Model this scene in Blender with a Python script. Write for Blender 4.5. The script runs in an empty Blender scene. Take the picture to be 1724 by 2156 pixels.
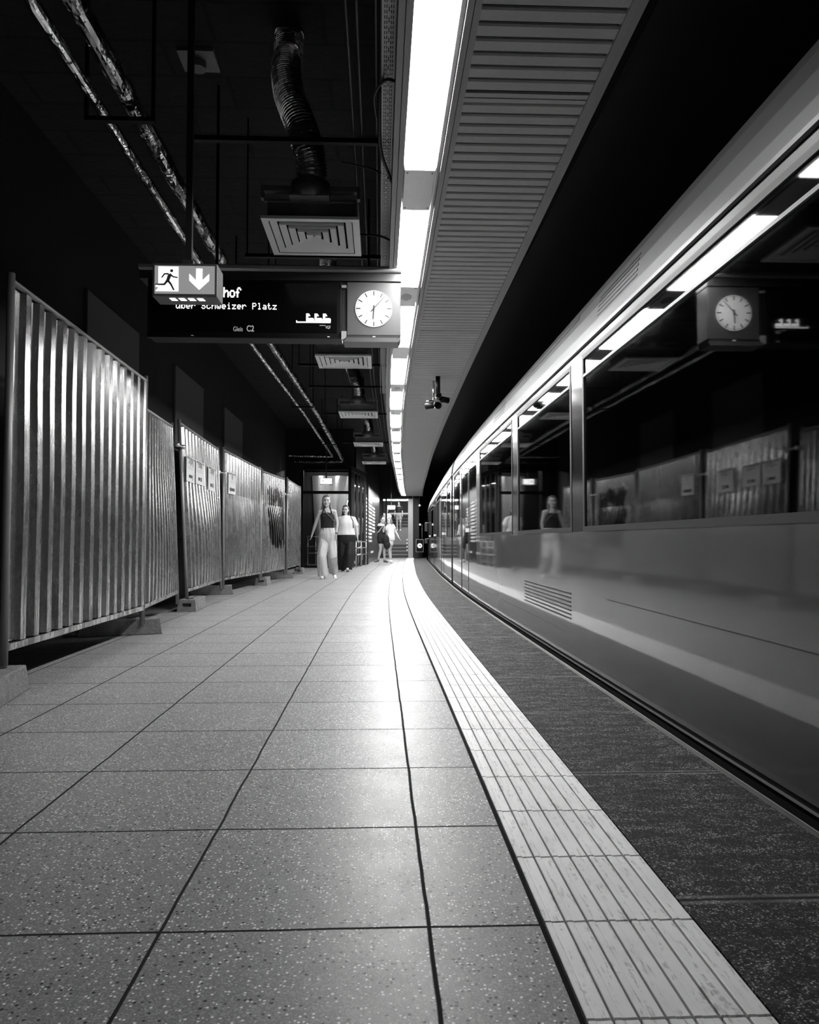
import bpy, math, random
from mathutils import Vector, Matrix, noise
from bisect import bisect_right
random.seed(7)
PI = math.pi
sc = bpy.context.scene
COL = sc.collection

# ------------------------------------------------------------------ camera, world, exposure
F_PX, W_PX, H_PX = 1600.0, 1724.0, 2156.0
YAW, PITCH, CAM_H = math.radians(2.25), math.atan(59 / 1600), 0.873
cam = bpy.data.cameras.new('camera'); cam_o = bpy.data.objects.new('camera', cam); COL.objects.link(cam_o)
cam.sensor_fit = 'VERTICAL'; cam.sensor_height = 36.0; cam.lens = F_PX / H_PX * 36.0
cam.clip_start = 0.05; cam.clip_end = 200
cam_o.location = (0, 0, CAM_H)
cam_o.rotation_euler = (PI / 2 + PITCH, 0, -YAW)
sc.camera = cam_o
sc.view_settings.view_transform = 'Standard'; sc.view_settings.look = 'None'
sc.view_settings.gamma = 1.0; sc.view_settings.use_curve_mapping = False
sc.view_settings.exposure = 1.08
wd = bpy.data.worlds.new('world'); sc.world = wd; wd.use_nodes = True
wd.node_tree.nodes['Background'].inputs[0].default_value = (0, 0, 0, 1)
wd.node_tree.nodes['Background'].inputs[1].default_value = 0.0
LAMP = 46.0            # radiance of the ceiling tubes' diffusers
LIGHT_PERIOD, LIGHT_LEN, LIGHT_Y0 = 2.0, 1.45, 4.85
ZC = 3.0               # underside of the suspended ceiling
ZR = 4.5               # raw concrete slab
YEND = 37.0

# ------------------------------------------------------------------ the curve of the platform
CY = [-50, 8, 9.5, 11.5, 13.2, 15, 16.5, 19, 21.5, 24.3, 28, 32, 36, 39, 45, 60]
CX = [0, 0, .005, .02, .045, .09, .13, .195, .29, .40, .54, .70, .90, 1.10, 1.55, 2.9]
def _lin(y):
    i = max(0, min(len(CY) - 2, bisect_right(CY, y) - 1))
    t = (y - CY[i]) / (CY[i + 1] - CY[i]); return CX[i] + t * (CX[i + 1] - CX[i])
def bend(y):
    return sum(_lin(y + d) for d in (-1.5, -1, -.5, 0, .5, 1, 1.5)) / 7.0

# ------------------------------------------------------------------ object helpers
def tag(o, label=None, cat=None, group=None, kind=None):
    if label: o['label'] = label
    if cat: o['category'] = cat
    if group: o['group'] = group
    if kind: o['kind'] = kind
    return o
def thing(name, label, cat, loc=(0, 0, 0), rotz=0, group=None):
    o = bpy.data.objects.new(name, None); COL.objects.link(o); o.empty_display_size = .1
    o.location = loc; o.rotation_euler = (0, 0, rotz)
    return tag(o, label, cat, group)
def copy_tree(o, parent=None):
    c = o.copy(); COL.objects.link(c)
    if parent is not None:
        c.parent = parent
    for ch in [k for k in bpy.data.objects if k.parent == o and k is not c]:
        if ch.parent == o: copy_tree(ch, c)
    return c

class MB:
    def __init__(s): s.v = []; s.f = []; s.uv = None; s.sm = []
    def add(s, vs, fs, smooth=False):
        b = len(s.v); s.v += [tuple(p) for p in vs]
        for f in fs: s.f.append(tuple(i + b for i in f)); s.sm.append(smooth)
        return s
    def box(s, x0, x1, y0, y1, z0, z1):
        return s.add([(x0, y0, z0), (x1, y0, z0), (x1, y1, z0), (x0, y1, z0), (x0, y0, z1), (x1, y0, z1), (x1, y1, z1), (x0, y1, z1)],
                     [(0, 3, 2, 1), (4, 5, 6, 7), (0, 1, 5, 4), (1, 2, 6, 5), (2, 3, 7, 6), (3, 0, 4, 7)])
    def obox(s, c, sx, sy, sz, rot=None):          # oriented box about its centre
        m = rot if rot is not None else Matrix.Identity(3)
        c = Vector(c); pts = []
        for z in (-1, 1):
            for x, y in ((-1, -1), (1, -1), (1, 1), (-1, 1)):
                pts.append(c + m @ Vector((x * sx / 2, y * sy / 2, z * sz / 2)))
        return s.add(pts, [(0, 3, 2, 1), (4, 5, 6, 7), (0, 1, 5, 4), (1, 2, 6, 5), (2, 3, 7, 6), (3, 0, 4, 7)])
    def ring_path(s, pts, radii, n=10, caps=True, smooth=True):
        pts = [Vector(p) for p in pts]
        if not hasattr(radii, '__len__'): radii = [radii] * len(pts)
        b = len(s.v); up = None
        for i, p in enumerate(pts):
            d = (pts[min(i + 1, len(pts) - 1)] - pts[max(i - 1, 0)]).normalized()
            if up is None: up = Vector((0, 0, 1)) if abs(d.z) < .9 else Vector((0, 1, 0))
            u = (up - d * up.dot(d)).normalized(); w = d.cross(u); up = u
            for k in range(n):
                a = 2 * PI * k / n; s.v.append(tuple(p + (u * math.cos(a) + w * math.sin(a)) * radii[i]))
        for i in range(len(pts) - 1):
            for k in range(n):
                k2 = (k + 1) % n
                s.f.append((b + i * n + k, b + (i + 1) * n + k, b + (i + 1) * n + k2, b + i * n + k2)); s.sm.append(smooth)
        if caps:
            s.f.append(tuple(b + k for k in range(n))); s.sm.append(False)
            e = b + (len(pts) - 1) * n; s.f.append(tuple(e + n - 1 - k for k in range(n))); s.sm.append(False)
        return s
    def cyl(s, a, b2, r, n=16, r2=None): return s.ring_path([a, b2], [r, r if r2 is None else r2], n)
    def disc(s, c, r, n=48, normal=(0, -1, 0), r_in=0):
        nrm = Vector(normal).normalized(); up = Vector((0, 0, 1)) if abs(nrm.z) < .9 else Vector((0, 1, 0))
        u = nrm.cross(up).normalized(); w = u.cross(nrm); c = Vector(c)
        P = [c + (u * math.cos(2 * PI * k / n) + w * math.sin(2 * PI * k / n)) * r for k in range(n)]
        if r_in:
            Q = [c + (u * math.cos(2 * PI * k / n) + w * math.sin(2 * PI * k / n)) * r_in for k in range(n)]
            return s.add(P + Q, [(k, (k + 1) % n, n + (k + 1) % n, n + k) for k in range(n)])
        return s.add(P, [tuple(range(n))])
    def ell(s, c, rx, ry, rz, rot=None, nu=18, nv=12, fn=None):
        c = Vector(c); vs = []; fs = []
        for j in range(nv + 1):
            t = PI * j / nv
            for i in range(nu):
                a = 2 * PI * i / nu
                p = Vector((math.sin(t) * math.cos(a), math.sin(t) * math.sin(a), math.cos(t)))
                if fn: p = fn(p)
                p = Vector((p.x * rx, p.y * ry, p.z * rz))
                if rot is not None: p = rot @ p
                vs.append(c + p)
        for j in range(nv):
            for i in range(nu):
                i2 = (i + 1) % nu
                fs.append((j * nu + i, (j + 1) * nu + i, (j + 1) * nu + i2, j * nu + i2))
        return s.add(vs, fs, True)
    def cap(s, a, b, ra, rb, n=14, steps=4):       # rounded cone between two spheres
        a = Vector(a); b = Vector(b); d = (b - a).normalized(); pts = []; rs = []
        for k in range(steps, 0, -1):
            t = PI / 2 * k / steps; pts.append(a - d * ra * math.sin(t)); rs.append(max(ra * math.cos(t), ra * .03))
        pts.append(a); rs.append(ra); pts.append(b); rs.append(rb)
        for k in range(1, steps + 1):
            t = PI / 2 * k / steps; pts.append(b + d * rb * math.sin(t)); rs.append(max(rb * math.cos(t), rb * .03))
        return s.ring_path(pts, rs, n)
    def loft(s, secs, n=28, sub=5, fold=None):     # secs: (centre, rx, ry) from top to bottom, smooth in between
        S_ = [(Vector(c), a, b_) for c, a, b_ in secs]; rows = []
        for i in range(len(S_) - 1):
            q0 = S_[max(0, i - 1)]; q1 = S_[i]; q2 = S_[i + 1]; q3 = S_[min(len(S_) - 1, i + 2)]
            for k in range(sub):
                u = k / sub
                h = lambda a, b_, c, d: .5 * ((2 * b_) + (c - a) * u + (2 * a - 5 * b_ + 4 * c - d) * u * u + (3 * b_ - a - 3 * c + d) * u ** 3)
                rows.append((Vector([h(q0[0][m], q1[0][m], q2[0][m], q3[0][m]) for m in range(3)]), h(q0[1], q1[1], q2[1], q3[1]), h(q0[2], q1[2], q2[2], q3[2])))
        rows.append(S_[-1]); b = len(s.v)
        for j, (c, rx, ry) in enumerate(rows):
            for k in range(n):
                a = 2 * PI * k / n; ca, sa = math.cos(a), math.sin(a); e = .93
                f = fold(a, j / (len(rows) - 1)) if fold else 1
                s.v.append((c.x + rx * f * abs(ca) ** e * (1 if ca > 0 else -1), c.y + ry * f * abs(sa) ** e * (1 if sa > 0 else -1), c.z))
        for j in range(len(rows) - 1):
            for k in range(n):
                k2 = (k + 1) % n; s.f.append((b + j * n + k, b + (j + 1) * n + k, b + (j + 1) * n + k2, b + j * n + k2)); s.sm.append(True)
        s.f.append(tuple(b + k for k in range(n))); s.sm.append(False)
        e_ = b + (len(rows) - 1) * n; s.f.append(tuple(e_ + n - 1 - k for k in range(n))); s.sm.append(False)
        return s
    def ngon_prism(s, pts, y0, y1):                # outline in x,z extruded along y
        n = len(pts)
        s.add([(x, y0, z) for x, z in pts] + [(x, y1, z) for x, z in pts],
              [tuple(range(n)), tuple(2 * n - 1 - k for k in range(n))] + [(k, n + k, n + (k + 1) % n, (k + 1) % n) for k in range(n)])
        return s
    def profile(s, prof, ys, closed=True, smooth=False, caps=True, fn=None):  # (x,z) profile swept along y
        n = len(prof); b = len(s.v)
        for y in ys:
            for x, z in prof:
                s.v.append(fn(x, y, z) if fn else (x, y, z))
        m = n if closed else n - 1
        for i in range(len(ys) - 1):
            for k in range(m):
                k2 = (k + 1) % n
                s.f.append((b + i * n + k, b + i * n + k2, b + (i + 1) * n + k2, b + (i + 1) * n + k)); s.sm.append(smooth)
        if caps and closed:
            s.f.append(tuple(b + n - 1 - k for k in range(n))); s.sm.append(False)
            e = b + (len(ys) - 1) * n; s.f.append(tuple(e + k for k in range(n))); s.sm.append(False)
        return s
    def bent(s, y_add=0.0):
        s.v = [(x + bend(y + y_add), y, z) for x, y, z in s.v]; return s
    def xf(s, m):
        s.v = [tuple(m @ Vector(p)) for p in s.v]; return s
    def build(s, name, mat, parent=None, loc=(0, 0, 0), bevel=0):
        me = bpy.data.meshes.new(name); me.from_pydata(s.v, [], s.f); me.update()
        me.polygons.foreach_set('use_smooth', s.sm[:len(me.polygons)] if len(s.sm) == len(me.polygons) else [False] * len(me.polygons))
        me.materials.append(mat)
        o = bpy.data.objects.new(name, me); COL.objects.link(o); o.location = loc
        if parent is not None: o.parent = parent
        if bevel:
            b = o.modifiers.new('bevel', 'BEVEL'); b.width = bevel; b.segments = 2; b.limit_method = 'ANGLE'
        return o
def frange(a, b, st):
    n = max(1, int(math.ceil((b - a) / st - 1e-6))); return [a + (b - a) * i / n for i in range(n + 1)]
def bakemods(o):
    dg = bpy.context.evaluated_depsgraph_get(); e = o.evaluated_get(dg)
    me = bpy.data.meshes.new_from_object(e); old = o.data; o.modifiers.clear(); o.data = me
    bpy.data.meshes.remove(old)
    return o
def organic(mb, name, mat, parent, voxel=.008, sm=4):
    o = mb.build(name, mat, parent)
    r = o.modifiers.new('r', 'REMESH'); r.mode = 'VOXEL'; r.voxel_size = voxel; r.use_smooth_shade = True
    if sm:
        s = o.modifiers.new('s', 'SMOOTH'); s.iterations = sm; s.factor = .5
    bakemods(o)
    o.data.polygons.foreach_set('use_smooth', [True] * len(o.data.polygons))
    return o
def text(s, name, size, mat, parent, loc, rot=(PI / 2, 0, 0), align='LEFT', depth=.001, sx=1, bold=0):
    cu = bpy.data.curves.new(name, 'FONT'); cu.body = s; cu.size = size; cu.extrude = depth; cu.align_x = align; cu.offset = bold
    t = bpy.data.objects.new(name, cu); COL.objects.link(t)
    dg = bpy.context.evaluated_depsgraph_get(); me = bpy.data.meshes.new_from_object(t.evaluated_get(dg))
    bpy.data.objects.remove(t)
    me.materials.clear(); me.materials.append(mat)
    o = bpy.data.objects.new(name, me); COL.objects.link(o); o.location = loc; o.rotation_euler = rot; o.scale = (sx, 1, 1)
    if parent is not None: o.parent = parent
    return o

# ------------------------------------------------------------------ materials (black-and-white place)
def g(v): return (v, v, v, 1)
def mat(name, v=.5, rough=.5, metal=0.0, spec=.5, emit=0, coat=0, coat_r=.05):
    m = bpy.data.materials.new(name); m.use_nodes = True; b = m.node_tree.nodes['Principled BSDF']
    b.inputs['Base Color'].default_value = g(v); b.inputs['Roughness'].default_value = rough
    b.inputs['Metallic'].default_value = metal; b.inputs['Specular IOR Level'].default_value = spec
    if coat: b.inputs['Coat Weight'].default_value = coat; b.inputs['Coat Roughness'].default_value = coat_r
    if emit:
        b.inputs['Emission Color'].default_value = g(1); b.inputs['Emission Strength'].default_value = emit
    return m
class NT:
    def __init__(s, m): s.t = m.node_tree; s.b = s.t.nodes['Principled BSDF']
    def n(s, kind, **kw):
        x = s.t.nodes.new(kind)
        for k, v in kw.items():
            if k.startswith('i_'):
                key = k[2:]; key = int(key) if key.isdigit() else key.replace('_', ' ')
                x.inputs[key].default_value = v
            else: setattr(x, k, v)
        return x
    def l(s, a, b): s.t.links.new(a, b)
    def m(s, op, a, b=None, c=None):
        x = s.n('ShaderNodeMath', operation=op)
        for i, q in enumerate((a, b, c)):
            if q is None: continue
            if isinstance(q, (int, float)): x.inputs[i].default_value = q
            else: s.l(q, x.inputs[i])
        return x.outputs[0]
    def ramp(s, fac, stops):
        r = s.n('ShaderNodeValToRGB'); e = r.color_ramp.elements
        while len(e) < len(stops): e.new(.5)
        for k, (p, v) in enumerate(stops): e[k].position = p; e[k].color = g(v)
        s.l(fac, r.inputs[0]); return r.outputs[0]
    def mix(s, fac, a, b):
        x = s.n('ShaderNodeMix', data_type='FLOAT')
        for i, q in ((0, fac), (2, a), (3, b)):
            if isinstance(q, (int, float)): x.inputs[i].default_value = q
            else: s.l(q, x.inputs[i])
        return x.outputs[0]
    def noise(s, vec, scale, detail=3, rough=.5, dist=0):
        x = s.n('ShaderNodeTexNoise', i_Scale=scale, i_Detail=detail, i_Roughness=rough, i_Distortion=dist)
        if vec is not None: s.l(vec, x.inputs['Vector'])
        return x.outputs['Fac']
    def mapping(s, vec, scale=(1, 1, 1)):
        x = s.n('ShaderNodeMapping'); x.inputs['Scale'].default_value = scale; s.l(vec, x.inputs[0]); return x.outputs[0]
    def base(s, v): s.l(v, s.b.inputs['Base Color'])
    def bump(s, h, strength=.3, dist=.01):
        x = s.n('ShaderNodeBump', i_Strength=strength, i_Distance=dist); s.l(h, x.inputs['Height']); s.l(x.outputs[0], s.b.inputs['Normal'])

def floor_material():
    m = mat('terrazzo_tiles', .3, .35, spec=.22); t = NT(m)
    uv = t.n('ShaderNodeUVMap').outputs[0]; sp = t.n('ShaderNodeSeparateXYZ'); t.l(uv, sp.inputs[0])
    wob = t.m('MULTIPLY', t.m('SUBTRACT', t.noise(uv, 3, 2), .5), .012)
    def joint(c, off):
        f = t.m('FRACT', t.m('DIVIDE', t.m('ADD', t.m('SUBTRACT', c, off), wob), .6))
        d = t.m('MULTIPLY', t.m('MINIMUM', f, t.m('SUBTRACT', 1.0, f)), .6)
        return t.m('SUBTRACT', 1.0, t.n_smooth(d, .0030, .0060))
    j = t.m('MAXIMUM', joint(sp.outputs[0], .112 - 6), joint(sp.outputs[1], 1.745 - 60))
    # chips
    v1 = t.n('ShaderNodeTexVoronoi', i_Scale=125.0); t.l(uv, v1.inputs['Vector'])
    v2 = t.n('ShaderNodeTexVoronoi', i_Scale=88.0); t.l(uv, v2.inputs['Vector'])
    c1 = t.n('ShaderNodeSeparateColor'); t.l(v1.outputs['Color'], c1.inputs[0])
    c2 = t.n('ShaderNodeSeparateColor'); t.l(v2.outputs['Color'], c2.inputs[0])
    white = t.m('MULTIPLY', t.m('GREATER_THAN', c1.outputs[0], .78), t.m('SUBTRACT', 1.0, t.n_smooth(v1.outputs['Distance'], .30, .46)))
    dark = t.m('MULTIPLY', t.m('GREATER_THAN', c2.outputs[1], .84), t.m('SUBTRACT', 1.0, t.n_smooth(v2.outputs['Distance'], .26, .42)))
    v4 = t.n('ShaderNodeTexVoronoi', i_Scale=260.0); t.l(uv, v4.inputs['Vector']); c4 = t.n('ShaderNodeSeparateColor'); t.l(v4.outputs['Color'], c4.inputs[0])
    fine = t.m('ADD', t.m('MULTIPLY', t.noise(uv, 260, 2, .7), .7), t.m('MULTIPLY', t.m('POWER', c4.outputs[2], 2.5), .55)); big = t.noise(uv, 2.2, 4, .6); mid = t.noise(uv, 14, 4, .65)
    ti = t.n('ShaderNodeTexWhiteNoise', noise_dimensions='2D')
    vm = t.n('ShaderNodeVectorMath', operation='FLOOR'); va = t.n('ShaderNodeVectorMath', operation='MULTIPLY_ADD')
    va.inputs[1].default_value = (1 / .6, 1 / .6, 0); va.inputs[2].default_value = (-.112 / .6, -1.745 / .6, 0)
    t.l(uv, va.inputs[0]); t.l(va.outputs[0], vm.inputs[0]); t.l(vm.outputs[0], ti.inputs[0])
    b = t.m('ADD', .09, t.m('MULTIPLY', fine, .34))
    b = t.m('MULTIPLY', b, t.m('ADD', .80, t.m('MULTIPLY', big, .28)))
    b = t.m('MULTIPLY', b, t.m('ADD', .82, t.m('MULTIPLY', mid, .34)))
    b = t.m('MULTIPLY', b, t.m('ADD', .92, t.m('MULTIPLY', ti.outputs['Value'], .16)))
    b = t.mix(white, b, .85); b = t.mix(dark, b, .02)
    # gum spots and stains
    v3 = t.n('ShaderNodeTexVoronoi', i_Scale=1.1); t.l(uv, v3.inputs['Vector'])
    spot = t.m('SUBTRACT', 1.0, t.n_smooth(t.m('ADD', v3.outputs['Distance'], t.m('MULTIPLY', t.noise(uv, 30, 2), .03)), .03, .05))
    b = t.mix(t.m('MULTIPLY', spot, .6), b, .07)
    b = t.mix(j, b, .018); t.base(b)
    t.l(t.m('MAXIMUM', j, t.m('ADD', .30, t.m('MULTIPLY', t.noise(uv, 7, 4, .7), .22))), t.b.inputs['Roughness'])
    h = t.m('ADD', t.m('MULTIPLY', fine, .12), t.m('MULTIPLY', j, -1.0)); t.bump(h, .25, .003)
    return m
def n_smooth(self, v, a, b):
    x = self.n('ShaderNodeMapRange', interpolation_type='SMOOTHSTEP'); x.inputs[1].default_value = a; x.inputs[2].default_value = b
    self.l(v, x.inputs[0]); return x.outputs[0]
NT.n_smooth = n_smooth
M = {}
M['floor'] = floor_material()
def edge_material():
    m = mat('edge_stone', .1, .7, spec=.12); t = NT(m); uv = t.n('ShaderNodeUVMap').outputs[0]
    sp = t.n('ShaderNodeSeparateXYZ'); t.l(uv, sp.inputs[0])
    f = t.m('FRACT', t.m('DIVIDE', t.m('ADD', sp.outputs[1], -1.85 + 60), 1.0))
    d = t.m('MINIMUM', f, t.m('SUBTRACT', 1.0, f))
    j = t.m('SUBTRACT', 1.0, t.n_smooth(d, .003, .008))
    lt = t.m('MULTIPLY', t.m('SUBTRACT', 1.0, t.n_smooth(t.m('ABSOLUTE', t.m('SUBTRACT', d, .014)), .002, .012)), t.noise(uv, 9, 3))
    fine = t.noise(uv, 130, 3, .85); mid = t.noise(t.mapping(uv, (3, 9, 1)), 2.0, 5, .7); gr = t.noise(uv, 40, 4, .8)
    vg = t.n('ShaderNodeTexVoronoi', i_Scale=190.0); t.l(uv, vg.inputs['Vector']); cg = t.n('ShaderNodeSeparateColor'); t.l(vg.outputs['Color'], cg.inputs[0])
    grit = t.m('MULTIPLY', t.n_smooth(cg.outputs[0], .45, 1.0), t.m('SUBTRACT', 1.0, t.n_smooth(vg.outputs['Distance'], .3, .6)))
    wear = t.m('ADD', .25, t.m('MULTIPLY', t.n_smooth(mid, .40, .62), 1.1))
    b = t.m('ADD', .012, t.m('MULTIPLY', t.m('ADD', t.m('MULTIPLY', grit, .34), t.m('MULTIPLY', t.n_smooth(gr, .4, .7), .05)), wear))
    b = t.mix(j, t.m('ADD', b, t.m('MULTIPLY', lt, .16)), .01); t.base(b); t.bump(t.m('ADD', fine, gr), .5, .003); return m
M['edge'] = edge_material()
def tactile_material():
    m = mat('tactile_white', .8, .42, spec=.5); t = NT(m); tc = t.n('ShaderNodeTexCoord').outputs['Object']
    s = t.noise(t.mapping(tc, (26, 2.2, 1)), 3.0, 5, .7); d = t.noise(tc, 45, 3, .6)
    sc_ = t.m('MULTIPLY', t.n_smooth(s, .52, .62), t.n_smooth(d, .40, .58))
    v3 = t.n('ShaderNodeTexVoronoi', i_Scale=7.0); t.l(tc, v3.inputs['Vector'])
    sp = t.m('SUBTRACT', 1.0, t.n_smooth(v3.outputs['Distance'], .02, .05))
    b = t.m('ADD', .62, t.m('MULTIPLY', t.noise(tc, 6, 4, .6), .3))
    b = t.mix(t.m('MULTIPLY', sc_, .6), b, .2); b = t.mix(t.m('MULTIPLY', sp, .8), b, .06); t.base(b); return m
M['tactile'] = tactile_material()
def fence_material(name, v=.45, dirt=.5, dark=False):
    m = mat(name, v, .3, metal=.85, spec=.5); t = NT(m); tc = t.n('ShaderNodeTexCoord').outputs['Object']
    sp = t.n('ShaderNodeSeparateXYZ'); t.l(tc, sp.inputs[0])
    streak = t.noise(t.mapping(tc, (1, 22, 1.2)), 1.6, 6, .7); blot = t.noise(t.mapping(tc, (1, 1, .7)), 5, 6, .75)
    low = t.m('SUBTRACT', 1.0, t.n_smooth(sp.outputs[2], .4, 1.7))   # splash dirt collects on the lower half of the sheets
    d = t.m('MULTIPLY', t.n_smooth(t.m('ADD', t.m('MULTIPLY', streak, .6), t.m('MULTIPLY', blot, .4)), .42, .60), t.m('ADD', .35, t.m('MULTIPLY', low, .65)))
    b = t.mix(t.m('MULTIPLY', d, dirt), v, .13)
    b = t.m('MULTIPLY', b, t.m('ADD', .8, t.m('MULTIPLY', t.noise(tc, 90, 2, .8), .4)))
    if dark:      # big black smear of paint
        w = t.noise(t.mapping(tc, (1, 3.2, .9)), 1.5, 5, .65, 1.2)
        my = t.m('MULTIPLY', t.n_smooth(sp.outputs[1], .3, .7), t.m('SUBTRACT', 1.0, t.n_smooth(sp.outputs[1], 1.9, 2.3)))
        mz = t.m('MULTIPLY', t.n_smooth(sp.outputs[2], .5, .95), t.m('SUBTRACT', 1.0, t.n_smooth(sp.outputs[2], 1.8, 2.1)))
        k = t.n_smooth(t.m('MULTIPLY', t.m('MULTIPLY', my, mz), t.m('ADD', .62, t.m('MULTIPLY', t.m('SUBTRACT', w, .5), 2.6))), .30, .38)
        b = t.mix(k, b, .02)
    t.base(b)
    t.l(t.m('ADD', t.m('ADD', .13, t.m('MULTIPLY', blot, .12)), t.m('MULTIPLY', d, .25)), t.b.inputs['Roughness'])
    t.bump(t.m('ADD', t.noise(t.mapping(tc, (1, 1, .4)), 6, 2, .5), t.m('MULTIPLY', streak, .1)), .035, .02)
    return m
M['fence'] = fence_material('corrugated_steel', .48, .9)
M['fence2'] = fence_material('corrugated_steel_worn', .46, .95)
M['fence3'] = fence_material('corrugated_steel_smeared', .46, .8, True)
M['post'] = mat('post_steel', .34, .48, metal=.5)
M['clamp'] = mat('clamp_zinc', .75, .3, metal=.9)
def rough_mat(name, a, b, scale, rough=.9, bump=.5, metal=0, dist=.01):
    m = mat(name, a, rough, metal); t = NT(m); tc = t.n('ShaderNodeTexCoord').outputs['Object']
    n = t.noise(tc, scale, 5, .7); f = t.noise(tc, scale * 6, 3, .7)
    t.base(t.m('ADD', a, t.m('MULTIPLY', t.m('MULTIPLY', n, f), (b - a) * 3))); t.bump(t.m('ADD', n, f), bump, dist); return m
M['block'] = rough_mat('cast_concrete', .07, .26, 14, bump=.9)
M['wall'] = rough_mat('wall_black_paint', .006, .012, 3, .75, .1)
M['wallpanel'] = rough_mat('wall_panel_grey', .10, .12, 30, .7, .05)
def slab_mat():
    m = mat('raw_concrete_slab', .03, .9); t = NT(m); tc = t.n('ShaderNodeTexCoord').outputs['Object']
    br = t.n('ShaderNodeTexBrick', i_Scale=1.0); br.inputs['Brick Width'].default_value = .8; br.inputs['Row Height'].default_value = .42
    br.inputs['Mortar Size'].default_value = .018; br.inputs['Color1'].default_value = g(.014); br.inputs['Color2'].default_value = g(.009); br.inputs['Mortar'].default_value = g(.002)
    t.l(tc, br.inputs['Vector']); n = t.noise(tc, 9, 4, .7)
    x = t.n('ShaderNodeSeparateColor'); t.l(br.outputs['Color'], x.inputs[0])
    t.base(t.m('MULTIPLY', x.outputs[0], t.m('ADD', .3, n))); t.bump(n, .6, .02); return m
M['slab'] = slab_mat()
M['black'] = mat('black', .006, .6)
M['blackmetal'] = mat('black_metal', .004, .5, spec=.15)
M['hangerm'] = mat('hanger_black', .004, .6, spec=.2)
M['dkmetal'] = mat('dark_metal', .05, .45, metal=.4)
M['rail'] = rough_mat('painted_rail', .26, .31, 60, .5, .05)
M['slat'] = rough_mat('painted_slat', .38, .46, 40, .55, .05)
M['recess'] = mat('recess', .006, .9, spec=.1)
M['white'] = mat('white_paint', .8, .5)
M['paper'] = mat('paper', .78, .7)
M['ink'] = mat('ink', .04, .7)
M['diffuser'] = mat('lamp_diffuser', .8, .5, emit=LAMP)
M['diffuser_dim'] = mat('lamp_diffuser_dim', .8, .5, emit=LAMP * .42)      # nearest tube dimmed to keep the foreground dark
M['diffuser_mid'] = mat('lamp_diffuser_mid', .8, .5, emit=LAMP * .75)  # second tube dimmed as well, for a darker near floor
M['plate'] = rough_mat('brushed_plate', .3, .36, 20, .3, .05, .6)
M['vent'] = mat('vent_white', .74, .45)
M['plenum'] = rough_mat('plenum_sheet', .12, .22, 12, .5, .2, .4)
M['alu'] = mat('aluminium', .5, .3, metal=.9)
M['chrome'] = mat('chrome', .8, .12, metal=1)
M['grey'] = mat('grey_case', .06, .45)
M['led'] = mat('led_white', .9, .5, emit=.9)
M['print'] = mat('print_white', .35, .6, emit=.12)
M['clockface'] = mat('clock_face', .6, .5, emit=.30)
M['hand'] = mat('clock_hand', .02, .5)
M['signwhite'] = mat('sign_white', .9, .5, emit=1.3)
def signgreen():
    m = mat('sign_panel', .2, .4); t = NT(m); tc = t.n('ShaderNodeTexCoord').outputs['Object']
    t.b.inputs['Emission Color'].default_value = g(1); t.b.inputs['Emission Strength'].default_value = .11; return m
M['signgrey'] = signgreen()
def foil(name, v, bs, sc_=(1, 1, 1)):
    m = mat(name, v, .13, metal=1); t = NT(m); tc = t.n('ShaderNodeTexCoord').outputs['Object']
    vo = t.n('ShaderNodeTexVoronoi', i_Scale=16.0, feature='F1'); t.l(t.mapping(tc, sc_), vo.inputs['Vector'])
    t.bump(t.m('ADD', vo.outputs['Distance'], t.noise(tc, 14, 2, .5)), bs * .5, .02); return m
M['foil'] = foil('foil_wrap', .55, 1.0, (1, .5, 1))
M['foil2'] = foil('foil_lagging', .32, .9, (1, .5, 1))
M['hose'] = foil('foil_hose', .8, .25)
def glass(name, tint, rough=.02, ior=1.5):
    m = bpy.data.materials.new(name); m.use_nodes = True; nt = m.node_tree; nt.nodes.clear()
    o = nt.nodes.new('ShaderNodeOutputMaterial'); mx = nt.nodes.new('ShaderNodeMixShader'); fr = nt.nodes.new('ShaderNodeFresnel')
    tr = nt.nodes.new('ShaderNodeBsdfTransparent'); gl = nt.nodes.new('ShaderNodeBsdfGlossy')
    fr.inputs[0].default_value = ior; tr.inputs[0].default_value = g(tint); gl.inputs['Roughness'].default_value = rough; gl.inputs[0].default_value = g(1)
    nt.links.new(fr.outputs[0], mx.inputs[0]); nt.links.new(tr.outputs[0], mx.inputs[1]); nt.links.new(gl.outputs[0], mx.inputs[2]); nt.links.new(mx.outputs[0], o.inputs[0]); return m
M['trainglass'] = glass('train_glass', .25, .03, 1.45)
M['glass'] = glass('clear_glass', .8, .01)
def train_paint():
    m = mat('train_paint', .26, .38, metal=.3, spec=.5, coat=1, coat_r=.05); t = NT(m); tc = t.n('ShaderNodeTexCoord').outputs['Object']
    n = t.noise(t.mapping(tc, (1, .5, 1.4)), 1.8, 4, .6); f = t.noise(tc, 120, 2, .7)
    t.base(t.m('ADD', .015, t.m('ADD', t.m('MULTIPLY', n, .06), t.m('MULTIPLY', f, .02)))); t.bump(t.noise(t.mapping(tc, (1, .35, 1)), 3, 2, .5), .02, .03); return m
M['train'] = train_paint()
M['trainroof'] = mat('train_cove', .06, .45, metal=.0, spec=.3, coat=.12, coat_r=.3)
M['gutter'] = mat('gutter_grey', .07, .35, metal=.3)
M['pillar'] = mat('window_pillar', .01, .12)
M['rubber'] = mat('rubber', .012, .5)
M['interior'] = mat('interior_dark', .03, .6)
M['seat'] = mat('seat_fabric', .05, .8)
M['step'] = rough_mat('stair_stone', .14, .24, 30, .6, .1)
M['stepdark'] = mat('stair_riser', .05, .6)
M['lightwall'] = rough_mat('stair_wall_render', .22, .3, 40, .7, .2)
M['steel'] = mat('brushed_steel', .5, .28, metal=.8)
M['clad'] = mat('cladding_steel', .6, .32, metal=.6)
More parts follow.
